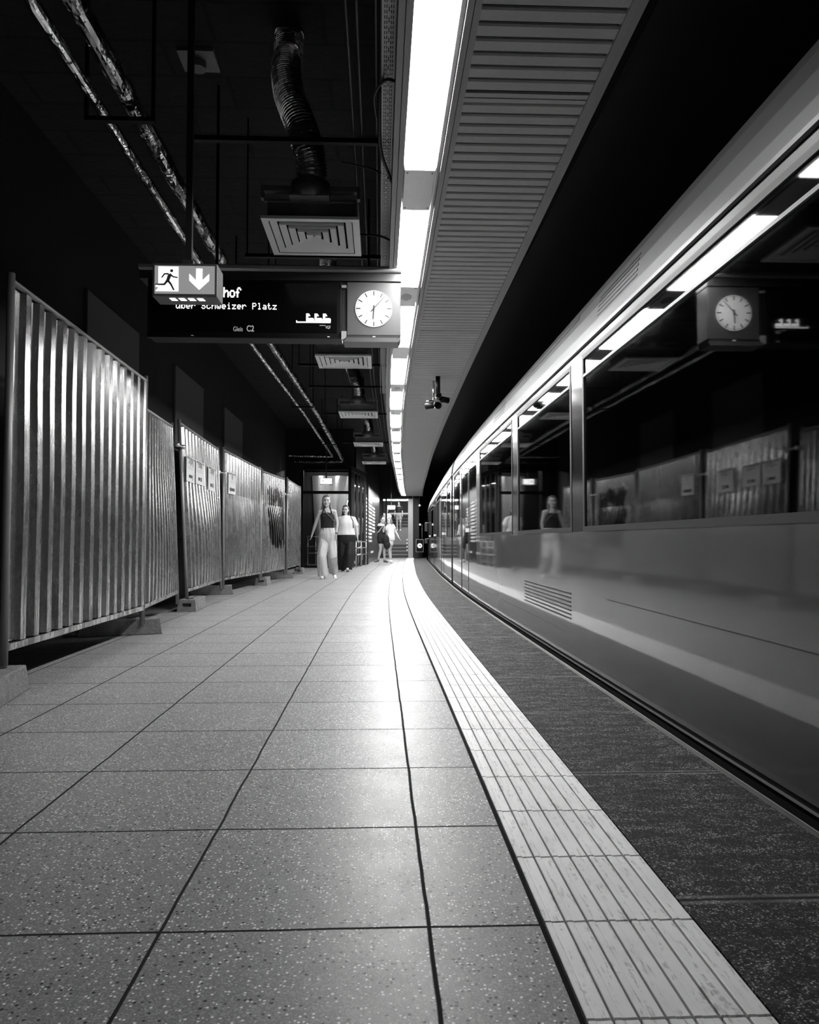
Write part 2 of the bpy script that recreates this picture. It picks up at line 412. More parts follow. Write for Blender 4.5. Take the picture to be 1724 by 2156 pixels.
# people
M['skin'] = mat('skin', .46, .5); M['skin2'] = mat('skin_pale', .5, .5)
M['hairfair'] = mat('hair_fair', .13, .5); M['hairdark'] = mat('hair_dark', .02, .45)
M['clothwhite'] = mat('cloth_white', .74, .85); M['clothblack'] = mat('cloth_black', .008, .8); M['clothlinen'] = mat('cloth_linen', .5, .85)
M['clothgrey'] = mat('cloth_grey', .12, .8); M['shoe'] = mat('shoe_white', .75, .6); M['eye'] = mat('eye_dark', .02, .3); M['lip'] = mat('lip', .16, .4)
M['clothdenim'] = mat('cloth_denim', .3, .8)
def fold_bump(k, s, st):
    t = NT(M[k]); tc = t.n('ShaderNodeTexCoord').outputs['Object']
    t.bump(t.noise(t.mapping(tc, (1, 1, .22)), s, 3, .5, .6), st, .05)
fold_bump('clothlinen', 9, .8); fold_bump('clothblack', 8, .4); fold_bump('clothwhite', 7, .4)
M['duct'] = mat('tray_steel', .3, .5, metal=.5)

# ------------------------------------------------------------------ setting: floor, walls, ceiling
def ribbon(name, mt, x0, x1, y0, y1, z, step=.4, nx=1, thick=.3, label=None):
    """slab whose top follows the platform curve, with uv = straightened coordinates"""
    ys = frange(y0, y1, step); xs = [x0 + (x1 - x0) * k / nx for k in range(nx + 1)]
    vs = []; uv = []; fs = []
    for y in ys:
        for x in xs: vs.append((x + bend(y), y, z)); uv.append((x, y))
    n = len(xs)
    for j in range(len(ys) - 1):
        for i in range(nx): fs.append((j * n + i, j * n + i + 1, (j + 1) * n + i + 1, (j + 1) * n + i))
    b = len(vs)
    for y in ys:
        for x in (x0, x1): vs.append((x + bend(y), y, z - thick)); uv.append((x, y))
    for j in range(len(ys) - 1):
        fs.append((b + 2 * j, b + 2 * j + 2, b + 2 * j + 3, b + 2 * j + 1))
        fs.append((j * n, (j + 1) * n, b + 2 * j + 2, b + 2 * j))
        fs.append((j * n + n - 1, b + 2 * j + 1, b + 2 * j + 3, (j + 1) * n + n - 1))
    me = bpy.data.meshes.new(name); me.from_pydata(vs, [], fs); me.update(); me.materials.append(mt)
    ul = me.uv_layers.new(name='UVMap')
    for lp in me.loops: ul.data[lp.index].uv = uv[lp.vertex_index]
    o = bpy.data.objects.new(name, me); COL.objects.link(o)
    return tag(o, label, None, None, 'structure')
TX0, TX1, EDGE = .375, .722, 1.285
ribbon('floor', M['floor'], -3.0, TX0 - .012, -4.0, YEND + .2, 0.0, nx=6, label='speckled terrazzo tile platform floor with dark joints')
ribbon('trim_1', M['recess'], TX0 - .012, TX1 + .004, -4.0, YEND + .2, -.006, label='dark bed under the white tactile strip')
ribbon('trim_2', M['edge'], TX1 + .004, EDGE, -4.0, 44, 0.0, nx=2, label='dark gritty concrete platform edge beside the train')
mb = MB(); mb.profile([(EDGE, -.07), (EDGE + .028, -.07), (EDGE + .028, -.002), (EDGE, -.002)], frange(-4, 44, .5)).bent()
tag(mb.build('trim_3', M['dkmetal']), 'dark metal nosing along the platform edge', kind='structure')
mb = MB(); mb.profile([(EDGE + .028, -.045), (EDGE + .036, -.045), (EDGE + .036, -.004), (EDGE + .028, -.004)], frange(-4, 44, .5)).bent()
tag(mb.build('trim_4', M['alu']), 'thin bright metal line on the platform nosing', kind='structure')
# tactile slabs
PER = .3535; y = 1.045 - 3 * PER
mb = MB(); NR = 7; wv = (TX1 - TX0) / NR
while y < YEND:
    for k in range(NR):
        xa = TX0 + k * wv
        sh = .006 if k % 2 else 0
        y0_, y1_ = y + .004, y + PER - .004
        # narrow raised rib with a broad flatter bar beside it; their ends are slightly staggered
        mb.profile([(xa + .0010, -.006), (xa + wv * .34, -.006), (xa + wv * .34, .0055), (xa + wv * .31, .0068), (xa + .003, .0068), (xa + .0010, .0055)], [y0_ - .006, y1_ - .006])
        mb.profile([(xa + wv * .34, -.006), (xa + wv - .0012, -.006), (xa + wv - .0012, .0008), (xa + wv - .004, .0030), (xa + wv * .37, .0022), (xa + wv * .34, .0016)], [y0_, y1_])
    y += PER
mb.bent()
o = mb.build('trim_5', M['tactile']); tag(o, 'white ribbed tactile guidance strip curving along the platform', kind='structure')

# raw slab ceiling and its boundary
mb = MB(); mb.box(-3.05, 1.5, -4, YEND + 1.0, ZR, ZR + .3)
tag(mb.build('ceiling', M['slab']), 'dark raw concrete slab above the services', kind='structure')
mb = MB(); mb.box(1.5, 7.5, -4, 48, ZR - .0, ZR + .3)
tag(mb.build('ceiling_track', M['black']), 'black tunnel ceiling above the track', kind='structure')
mb = MB(); mb.box(-3.3, -3.0, -4, 24.3, -.3, ZR)
tag(mb.build('wall_left', M['wall']), 'black side wall behind the hoarding', kind='structure')
for k, (y0, y1) in enumerate([(7.76, 9.42), (11.1, 12.85), (14.6, 16.5)]):
    mb = MB(); mb.box(-3.0, -2.965, y0, y1, .9, 3.42)
    lab = ['dark grey wall panel above the largest, nearest steel hoarding sheet', 'dark grey wall panel rising behind the gap beside the hoarding post', 'dark grey wall panel, farthest of the three behind the fence'][k]
    tag(mb.build('wall_panel', M['wallpanel'], bevel=.004), lab, 'wall panel', 'grey panels on the black side wall')
mb = MB(); mb.box(5.0, 5.3, -4, 48, -1.2, ZR)
tag(mb.build('wall_right', M['black']), 'black tunnel wall beyond the train', kind='structure')
mb = MB(); mb.box(EDGE + .3, 6.0, -4, 48, -1.4, -1.15)
tag(mb.build('floor_track', M['black']), 'dark trackbed under the train', kind='structure')

# suspended slatted ceiling on the curve
SL0, SL1 = .405, .995
def right_off(y): return .0 if y < 3 else min(.075, .0085 * (y - 3))
mb = MB(); y = 1.9; P = .0957; k = 0
while y < YEND - .35:
    c0 = bend(y); dx = right_off(y)
    w = P * .80
    if abs(y - 3.56) < P * .5 or abs(y - 7.6) < P * .5 or abs(y - 15.2) < P * .5:
        for q in (0, P * .46): mb.box(SL0 + c0, SL1 + c0 + dx, y + q, y + q + P * .36, ZC, ZC + .012)
    else:
        x0, x1 = SL0 + c0, SL1 + c0 + dx; r = .007
        prof = [(y, ZC + .016), (y, ZC + r), (y + r, ZC), (y + w - r, ZC), (y + w, ZC + r), (y + w, ZC + .016)]
        n = 6
        mb.add([(x0, a, b) for a, b in prof] + [(x1, a, b) for a, b in prof], [(i, i + 1, n + i + 1, n + i) for i in range(n - 1)] + [(0, n, 2 * n - 1, n - 1), (0, 1, 2, 3, 4, 5), (11, 10, 9, 8, 7, 6)])
    y += P; k += 1
tag(mb.build('ceiling_slats', M['slat']), 'suspended ceiling of narrow grey metal slats beside the light strip', kind='structure')
mb = MB(); mb.profile([(SL0 - .02, ZC + .03), (SL1 + .12, ZC + .03), (SL1 + .12, ZC + .10), (SL0 - .02, ZC + .10)], frange(1.9, YEND - .3, .5)).bent()
tag(mb.build('ceiling_backing', M['recess']), 'black backing behind the ceiling slats', kind='structure')
def rail(n, x0, x1, z0, z1, mt, lab, right=False):
    ys = frange(1.9, YEND - .3, .5); m_ = MB()
    b = (lambda x, y, z: (x + bend(y) + (right_off(y) if right else 0), y, z))
    m_.profile([(x0, z0), (x1, z0), (x1, z1), (x0, z1)], ys, fn=b)
    tag(m_.build('trim_%d' % n, mt), lab, kind='structure')
rail(6, SL1 - .002, SL1 + .030, ZC - .012, ZC + .03, M['rail'], 'inner rail along the right edge of the slatted ceiling', True)
rail(7, SL1 + .034, SL1 + .062, ZC - .004, ZC + .10, M['rail'], 'outer rail along the right edge of the slatted ceiling', True)
rail(8, .345, .372, ZC - .012, ZC + .05, M['rail'], 'inner grey rail right of the light strip')
rail(9, .376, .404, ZC - .006, ZC + .05, M['rail'], 'outer grey rail right of the light strip')
rail(10, .072, .100, ZC - .010, ZC + .07, M['rail'], 'outer grey rail left of the light strip')
rail(11, .104, .134, ZC - .006, ZC + .05, M['rail'], 'inner grey rail left of the light strip')
rail(12, .134, .345, ZC + .035, ZC + .06, M['white'], 'white channel holding the tube lights')
rail(13, .322, .326, ZC + .004, ZC + .035, M['alu'], 'bright lip beside the light strip')
mb = MB(); mb.profile([(-.0, 3.55), (.134, 3.55), (.134, 3.62), (0, 3.62)], frange(1.9, YEND - .3, .5)).bent()
tag(mb.build('trim_14', M['dkmetal']), 'dark bearer above the light strip', kind='structure')

# ------------------------------------------------------------------ ceiling lights (long diffuser + cover plate), one thing each
def light_seg(x0, x1, y0, y1, z0, z1):
    return MB().profile([(x0, z0), (x1, z0), (x1, z1), (x0, z1)], frange(y0, y1, .36)).bent()
NL = 18
places = ['right above the clock', ]
for k in range(-1, NL - 1):
    y0 = LIGHT_Y0 + LIGHT_PERIOD * k
    y1 = y0 + LIGHT_LEN
    if k == -1: y0 = 2.72; y1 = 4.28
    if y1 > YEND - .35: break
    ends = {-1: 'longest ceiling tube light, nearest of the row', 0: 'ceiling tube light ending at the speaker plate beside the clock',
            1: 'ceiling tube light just beyond the clock, third from the near end', 2: 'ceiling tube light left of the hanging cameras, fourth from the near end'}
    ords = ['', '', '', 'fifth', 'sixth', 'seventh', 'eighth', 'ninth', 'tenth', 'eleventh', 'twelfth', 'thirteenth', 'fourteenth', 'fifteenth', 'sixteenth', 'seventeenth', 'eighteenth']
    lab = ends.get(k, 'glowing ceiling tube light, %s of the curving row counted from the near end' % ords[k] if k < len(ords) else 'ceiling tube light')
    t = thing('ceiling_light', lab, 'ceiling light', group='tube lights in the curved strip')
    light_seg(.142, .318, y0, y1, ZC + .004, ZC + .034).build('diffuser', M['diffuser_dim'] if k == -1 else M['diffuser_mid'] if k == 0 else M['diffuser'], t)
    p = light_seg(.142, .318, y1 + .006, y1 + .536, ZC - .004, ZC + .030)
    pl = p.build('cover_plate', M['plate'], t)
    if k < 4:
        for (a, b) in ((.158, y1 + .04), (.302, y1 + .04), (.158, y1 + .5), (.302, y1 + .5)):
            MB().cyl((a + bend(b), b, ZC - .006), (a + bend(b), b, ZC - .003), .0055, 10).build('screw', M['hand'], pl)
    if k in (0, 2, 4):
        s = MB()
        for i in range(7):
            a = .188 + i * .013; h = (.05, .075, .09, .095, .09, .075, .05)[i]
            s.box(a + bend(y1 + .27), a + .006 + bend(y1 + .27), y1 + .27 - h, y1 + .27 + h, ZC - .006, ZC - .0038)
        s.build('speaker_slots', M['hand'], pl)

# ------------------------------------------------------------------ perforated cable tray
mb = MB(); y = 2.6; cell = .0115; xs = [.012 + .0049 * i for i in range(12)]
z = 3.2
j = 0
while y < 12:
    b = bend(y)
    for i in range(len(xs) - 1):
        hole = (i in (1, 3, 7, 9) and j % 3 != 2) or (i == 5 and j % 6 in (1, 2, 3))
        if hole: continue
        mb.add([(xs[i] + b, y, z), (xs[i + 1] + b, y, z), (xs[i + 1] + b, y + cell, z), (xs[i] + b, y + cell, z)], [(0, 3, 2, 1)])
    y += cell; j += 1
mb.profile([(.008, 3.2), (.012, 3.2), (.012, 3.25), (.008, 3.25)], frange(2.6, 12, .5)).profile([(.066, 3.2), (.070, 3.2), (.070, 3.25), (.066, 3.25)], frange(2.6, 12, .5))
o = mb.build('cable_tray', M['duct']); tag(o, 'perforated metal cable tray running left of the light strip', 'cable tray')
so = o.modifiers.new('thick', 'SOLIDIFY'); so.thickness = .002
# cross bearers carrying the services
for k, yb in enumerate((2.9, 4.55, 6.45, 8.2, 10.5, 12.0, 14.6, 18.9)):
    mb = MB(); b = bend(yb); zb = 3.27
    mb.box(-1.15 + b, .134 + b, yb, yb + .035, zb + .02, zb + .05)
    mb.box(-1.14 + b, -1.128 + b, yb, yb + .012, zb + .05, ZR)
    mb.box(.10 + b, .112 + b, yb, yb + .012, zb + .05, ZR)
    lab = ['frame nearest the viewer', 'frame just before the first air vent', 'frame behind the display board', 'frame before the second air vent', 'frame past the second air vent',
           'frame before the third air vent', 'frame past the third air vent', 'frame near the last air vents'][k]
    tag(mb.build('service_hanger', M['hangerm']), 'black steel hanger %s' % lab, 'hanger', 'steel hangers below the raw slab')
# loose cables
def cable(pts, r, lab, name='cable', mt='rubber'):
    P = []
    n = 8
    pts = [Vector(p) for p in pts]
    for i in range(len(pts) - 1):
        p0 = pts[max(0, i - 1)]; p1 = pts[i]; p2 = pts[i + 1]; p3 = pts[min(len(pts) - 1, i + 2)]
        for q in range(n):
            t = q / n
            P.append(.5 * ((2 * p1) + (p2 - p0) * t + (2 * p0 - 5 * p1 + 4 * p2 - p3) * t * t + (3 * p1 - p0 - 3 * p2 + p3) * t ** 3))
    P.append(pts[-1]); mb_ = MB().ring_path(P, r, 8)
    return tag(mb_.build(name, M[mt]), lab, 'cable', 'loose cables by the cable tray')
cable([(.10, 3.6, 3.08), (.03, 3.7, 3.16), (-.03, 4.0, 3.26), (-.02, 4.3, 3.30)], .008, 'black cable drooping under the tray nearest the viewer')
cable([(.0, 4.0, 3.3), (.0, 4.35, 3.17), (.05, 4.6, 3.13), (.10, 4.75, 3.09)], .010, 'thick black cable curving down from the tray above the first vent')
cable([(-.35, 5.9, 3.35), (-.2, 5.7, 3.2), (0, 5.55, 3.12), (.09, 5.5, 3.06)], .008, 'thin black cable slanting up behind the first air vent')
cable([(-.25, 4.85, 3.32), (-.05, 4.86, 3.28), (.05, 4.8, 3.2), (.1, 4.7, 3.1)], .006, 'thin black cable beside the first air vent box')
for k, x in enumerate((-.16, -.11, -.02)):
    mb = MB().ring_path([(x + bend(y), y, 3.34 + .01 * math.sin(y * 2 + k)) for y in frange(3.0, 24, .5)], .009, 6)
    tag(mb.build('conduit', M['dkmetal']), ['thin conduit farthest left of the cable tray', 'thin conduit in the middle beside the cable tray', 'thin conduit closest to the cable tray'][k], 'conduit', 'conduits above the hangers')

# ------------------------------------------------------------------ air vents
def make_vent():
    t = thing('air_vent', 'x', 'air vent', group='square ceiling air vents')
    S = .65
    mb = MB()
    def fr(a, b, z0, z1, z2):       # square ring: outer half a, inner half b; bottom from z0 (outer) to z1 (inner), back z2
        o_ = [(-a, -a, z0), (a, -a, z0), (a, a, z0), (-a, a, z0)]; i_ = [(-b, -b, z1), (b, -b, z1), (b, b, z1), (-b, b, z1)]
        u_ = [(-a, -a, z2), (a, -a, z2), (a, a, z2), (-a, a, z2)]
        mb.add(o_ + i_ + u_, [(k, 4 + k, 4 + (k + 1) % 4, (k + 1) % 4) for k in range(4)] + [(8 + k, k, (k + 1) % 4, 8 + (k + 1) % 4) for k in range(4)])
    fr(S / 2, S / 2 - .045, 0, 0, .02)
    mb.build('frame', M['vent'], t)
    mb = MB()
    r = S / 2 - .052
    for i in range(5):
        a = r - i * .056
        fr(a, a - .042, .002, .020, .030)
    mb.build('louvre', M['vent'], t)
    mb = MB(); a = r - 5 * .056 + .012
    mb.add([(-a, -a, .005), (a, -a, .005), (a, a, .005), (-a, a, .005), (0, 0, .022)], [(0, 4, 1), (1, 4, 2), (2, 4, 3), (3, 4, 0)])
    mb.build('centre_plate', M['vent'], t)
    MB().box(-.26, .26, -.26, .26, .0365, .0395).build('backing', M['recess'], t)  # black sheet added so the gaps between the louvres look shaded
    mb = MB(); mb.box(-.29, .29, -.27, .27, .040, .15); mb.box(-.31, .31, -.29, -.27, .13, .15); mb.box(.29, .31, -.29, .3, .02, .15)
    p = mb.build('plenum_box', M['plenum'], t, bevel=.004)
    for sx in (-1, 1):
        mb = MB(); mb.box(*sorted((sx * .33, sx * .12)), -.30, -.25, .20, .235); mb.box(*sorted((sx * .33, sx * .31)), -.30, -.25, .15, .20)
        mb.build('support_bar', M['plenum'], t)
    mb = MB(); mb.ring_path([(0, -.28, .13), (0, -.28, .25)], .13, 24); mb.box(-.13, .13, -.40, -.16, .125, .14)
    mb.build('collar', M['plenum'], t)
    # corrugated hose
    pts = []; rad = []
    ctrl = [Vector(p_) for p_ in ((0, -.28, .24), (.01, -.33, .36), (-.03, -.38, .52), (-.10, -.33, .72), (-.16, -.22, .92), (-.19, -.10, 1.14), (-.19, .0, 1.32), (-.19, .05, 1.50))]
    n = 40
    for i in range(len(ctrl) - 1):
        p0 = ctrl[max(0, i - 1)]; p1 = ctrl[i]; p2 = ctrl[i + 1]; p3 = ctrl[min(len(ctrl) - 1, i + 2)]
        for q in range(n):
            u = q / n
            pts.append(.5 * ((2 * p1) + (p2 - p0) * u + (2 * p0 - 5 * p1 + 4 * p2 - p3) * u * u + (3 * p1 - p0 - 3 * p2 + p3) * u ** 3))
    for i in range(len(pts)):
        rad.append(.098 + .0065 * (1 if (i // 2) % 2 else -1) + .0015 * random.random())
    mb = MB().ring_path(pts, rad, 22, smooth=False)
    mb.build('duct_hose', M['hose'], t)
    return t
v0 = make_vent()
vents = [(-.465, 5.31, 'nearest and largest square air vent with ribbed hose, above the display board'), (-.425, 9.06, 'square air vent seen just below the clock'), (-.36, 12.92, 'third square air vent along the ceiling, below the second hose'),
         (-.25, 16.96, 'fourth square air vent along the ceiling'), (-.15, 21.0, 'farthest square air vent, smallest in the photo')]
for k, (x, y, lab) in enumerate(vents):
    o = v0 if k == 0 else copy_tree(v0)
    o.location = (x, y, ZC); o['label'] = lab
    o.rotation_euler[2] = -math.atan((bend(y + .5) - bend(y - .5))) * .5
# small dark ceiling plate
mb = MB(); mb.box(-1.50, -1.23, 5.52, 5.78, ZR - .03, ZR); mb.cyl((-1.37, 5.65, ZR - .03), (-1.37, 5.65, ZR - .09), .06, 16)
tag(mb.build('junction_box', M['plenum'], bevel=.003), 'small square plate with a round socket on the dark slab', 'junction box')

# ------------------------------------------------------------------ foil pipes
def pipe(pts, r, amp, mt, lab, name='foil_pipe', n=13, step=.075):
    P = []; pts = [Vector(p) for p in pts]
    for a, b in zip(pts, pts[1:]):
        m_ = max(2, int((b - a).length / step))
        for i in range(m_): P.append(a.lerp(b, i / m_))
    P.append(pts[-1]); mb_ = MB(); mb_.ring_path(P, r, n, smooth=False)
    nv = len(P) * n; out = []
    for i in range(nv):
        c = P[i // n]; v = Vector(mb_.v[i]); d = v - c
        f = 1 + amp * (.5 * noise.noise(Vector((v.x * 7, v.y * 4, v.z * 7))) + .34 * (random.random() - .5))
        f *= 1 + .06 * (1 if int(c.y * 2.3 + .3 * math.sin(c.y * 5)) % 2 else 0)
        out.append(tuple(c + d * f))
    mb_.v = out
    return tag(mb_.build(name, M[mt]), lab, 'pipe', 'foil wrapped pipes under the slab')
zp = 3.4
pipe([(-1.63, 2.5, zp), (-1.64, 6, zp), (-1.65, 10, zp), (-1.52, 15, zp), (-1.42, 23, zp)], .034, .4, 'foil', 'thin shiny foil pipe running along the dark ceiling, left of the pair')
pipe([(-1.44, 2.5, zp + .02), (-1.45, 6, zp + .02), (-1.41, 10, zp + .02), (-1.27, 15, zp + .02), (-1.17, 24.6, zp + .02)], .052, .4, 'foil2', 'thicker dull lagged pipe running along the ceiling, right of the pair')
pipe([(-1.42, 23.0, zp), (-2.75, 23.0, zp + .02)], .034, .3, 'foil', 'short foil pipe turning left at the far end, upper in the photo')
pipe([(-1.17, 24.6, zp + .02), (-2.75, 24.6, zp)], .05, .3, 'foil2', 'short lagged pipe turning left at the far end, lower in the photo')
for k, y in enumerate((4.4, 9.0, 14.0, 19.5)):
    mb = MB(); x0 = -1.72 + (.0 if y < 10 else .12 * (y - 10) / 5)
    mb.box(x0, x0 + .4, y, y + .04, zp - .085, zp - .06); mb.box(x0, x0 + .015, y, y + .03, zp - .06, ZR); mb.box(x0 + .385, x0 + .4, y, y + .03, zp - .06, ZR)
    tag(mb.build('pipe_hanger', M['blackmetal']), 'black bracket under the foil pipes, %s' % ['nearest the viewer', 'just past the display board', 'midway along the pipes', 'by the far end of the pipes'][k], 'bracket', 'brackets holding the foil pipes')

# ------------------------------------------------------------------ departure display with clock
YS = 5.9
FONT = {
 'S': ('01110', '10001', '10000', '01110', '00001', '10001', '01110'), 'ü': ('01010', '00000', '10001', '10001', '10001', '10011', '01101'),
 'd': ('00001', '00001', '01101', '10011', '10001', '10011', '01101'), 'b': ('10000', '10000', '10110', '11001', '10001', '11001', '10110'),
 'a': ('00000', '00000', '01110', '00001', '01111', '10001', '01111'), 'h': ('10000', '10000', '10110', '11001', '10001', '10001', '10001'),
 'n': ('00000', '00000', '10110', '11001', '10001', '10001', '10001'), 'o': ('00000', '00000', '01110', '10001', '10001', '10001', '01110'),
 'f': ('00110', '01001', '01000', '11100', '01000', '01000', '01000'), 'e': ('00000', '00000', '01110', '10001', '11111', '10000', '01110'),
 'r': ('00000', '00000', '10110', '11001', '10000', '10000', '10000'), 'c': ('00000', '00000', '01110', '10000', '10000', '10001', '01110'),
 'w': ('00000', '00000', '10001', '10001', '10101', '10101', '01010'), 'i': ('00100', '00000', '01100', '00100', '00100', '00100', '01110'),
 'z': ('00000', '00000', '11111', '00010', '00100', '01000', '11111'), 'P': ('11110', '10001', '10001', '11110', '10000', '10000', '10000'),
 'l': ('01100', '00100', '00100', '00100', '00100', '00100', '01110'), 't': ('01000', '01000', '11100', '01000', '01000', '01001', '00110'), ' ': ('00000',) * 7}
t = thing('departure_display', 'dark hanging departure board with white dot letters, left of the clock', 'display board', (0, YS, 0))
mb = MB(); mb.box(-1.80, -.300, .0, .22, 2.455, 2.90); mb.build('housing', M['blackmetal'], t, bevel=.006)
mb = MB(); mb.box(-1.76, -.335, -.004, .0, 2.49, 2.875); mb.build('screen', mat('screen_glass', .004, .15, spec=.5), t)
mb = MB(); mb.profile([(2.985, 0), (2.985, .0)], [0, 1]) if False else None
mb = MB(); prof = [(-.03, 2.965), (-.045, 2.975), (-.045, 3.0), (-.03, 3.012), (.22, 3.012), (.22, 2.965)]
mb.add([(-1.86, a, b) for a, b in prof] + [(.168, a, b) for a, b in prof], [(5, 4, 3, 2, 1, 0), (6, 7, 8, 9, 10, 11)] + [(i, (i + 1) % 6, 6 + (i + 1) % 6, 6 + i) for i in range(6)])
mb.build('top_rail', M['rail'], t)
mb = MB(); mb.box(-1.86, .168, -.01, .2, 2.90, 2.965); mb.build('top_channel', M['dkmetal'], t)
mb = MB(); mb.box(-1.80, -.300, -.012, .03, 2.440, 2.456); mb.build('bottom_rail', M['blackmetal'], t)
for x in (-1.45, -.40):
    MB().box(x - .009, x + .009, -.016, -.010, 2.452, 2.458).build('catch', M['white'], t)
mb = MB(); mb.box(-.298, -.262, .02, .2, 2.49, 2.90); mb.build('hinge_gap', M['black'], t)
mb = MB(); mb.add([(-.30, -.02, 2.50), (-.262, -.02, 2.50), (-.262, -.02, 2.455), (-.275, -.02, 2.44), (-.30, -.02, 2.432), (-.30, .02, 2.50), (-.262, .02, 2.50), (-.262, .02, 2.455), (-.275, .02, 2.44), (-.30, .02, 2.432)],
                  [(4, 3, 2, 1, 0), (5, 6, 7, 8, 9)] + [(i, (i + 1) % 5, 5 + (i + 1) % 5, 5 + i) for i in range(5)]); mb.build('latch', M['rail'], t)
MB().box(-.300, -.262, -.012, .02, 2.845, 2.865).build('clip', M['rail'], t)
def dots(s, x0, z0, px, pz, adv, fill, bold=False):
    m_ = MB()
    for c in s:
        for r, row in enumerate(FONT[c]):
            for q, ch in enumerate(row):
                if ch == '1':
                    for e in ((0, .45) if bold else (0,)):
                        xa = x0 + (q + e) * px; za = z0 + (6 - r) * pz
                        m_.box(xa, xa + px * fill, -.0075, -.004, za, za + pz * fill)
        x0 += adv
    return m_
dots('Südbahnhof', -1.075 - 10 * .0480 + .002, 2.760, .0080, .0112, .0480, .9, True).build('destination_text', M['led'], t)
dots('über Schweizer Platz', -1.580, 2.667, .0063, .0072, .0392, .86).build('route_text', M['led'], t)
mb = MB()       # three carriage symbols on a line
for k in range(3):
    x = -.575 + k * .0655
    for a in range(11):
        for b in range(12):
            z = 2.579 + b * .0050; xx = x + a * .0055
            right = 10 if b < 3 else 10 - (b - 3) * .85
            if a > right: continue
            if 3 <= a <= 7 - (b - 6) and 5 <= b <= 7: continue
            mb.box(xx, xx + .0050, -.0075, -.004, z, z + .0046)
mb.box(-.652, -.385, -.0075, -.004, 2.566, 2.575)
for x in (-.652, -.575, -.510, -.445, -.391): mb.box(x, x + .006, -.0075, -.004, 2.575, 2.584)
mb.build('carriage_symbols', M['led'], t)
text('Gleis', 'platform_text', .052, M['print'], t, (-1.140, -.005, 2.494), sx=.72)
text('C2', 'platform_number', .066, M['print'], t, (-1.036, -.005, 2.494), sx=.74, bold=.001)
text('VGF', 'operator_mark', .036, M['print'], t, (-.425, -.005, 2.520), sx=.62)
MB().box(-.470, -.425, -.006, -.004, 2.544, 2.548).build('operator_line', M['print'], t)
for x in (-1.30, -.1):
    MB().box(x, x + .02, .09, .11, 3.012, 3.6 if x > -1 else ZR).build('hanger_rod', M['blackmetal'], t)

t = thing('platform_clock', 'square grey clock with round white dial at the right end of the board', 'clock', (-.0485, YS, 2.683))
mb = MB(); mb.box(-.212, .212, 0, .20, -.213, .213); mb.build('case', M['grey'], t, bevel=.008)
mb = MB(); mb.box(-.212, .2, -.004, .18, -.228, -.214); mb.build('case_gap', M['black'], t)
mb = MB(); mb.add([(-.212, -.006, -.229), (.212, -.006, -.229), (.195, -.006, -.262), (-.235, -.006, -.262), (-.212, .18, -.229), (.212, .18, -.229), (.195, .18, -.262), (-.235, .18, -.262)],
                  [(0, 3, 2, 1), (4, 5, 6, 7), (0, 1, 5, 4), (1, 2, 6, 5), (2, 3, 7, 6), (3, 0, 4, 7)]); mb.build('bottom_flap', M['grey'], t)
MB().box(-.008, .012, -.012, -.004, -.226, -.219).build('flap_screw', M['white'], t)
mb = MB(); mb.ring_path([(0, -.001, 0), (0, -.008, 0)], .144, 64); d = mb.build('dial', M['clockface'], t)
mb = MB()
R = .139
for k in range(60):
    a = 2 * PI * k / 60; big = k % 5 == 0
    L, w = (.036, .0095) if big else (.010, .0034)
    m3 = Matrix.Rotation(a, 3, 'Y'); c = m3 @ Vector((0, 0, R - L / 2))
    mb.obox((c.x, -.0095, c.z), w, .002, L, m3)
mb.build('minute_marks', M['hand'], d)
def hand(ang, L, tail, w0, w1, yy, nm):
    m_ = MB(); m_.ngon_prism([(-w0 / 2, -tail), (w0 / 2, -tail), (w1 / 2, L), (-w1 / 2, L)], yy, yy + .002)
    m_.xf(Matrix.Rotation(ang, 4, 'Y')); m_.build(nm, M['hand'], d)
hand(math.radians(183.5), .086, .026, .014, .010, -.014, 'hour_hand')
hand(math.radians(42), .128, .035, .0085, .005, -.017, 'minute_hand')
MB().ring_path([(0, -.009, 0), (0, -.019, 0)], .008, 16).build('pin', M['hand'], d)

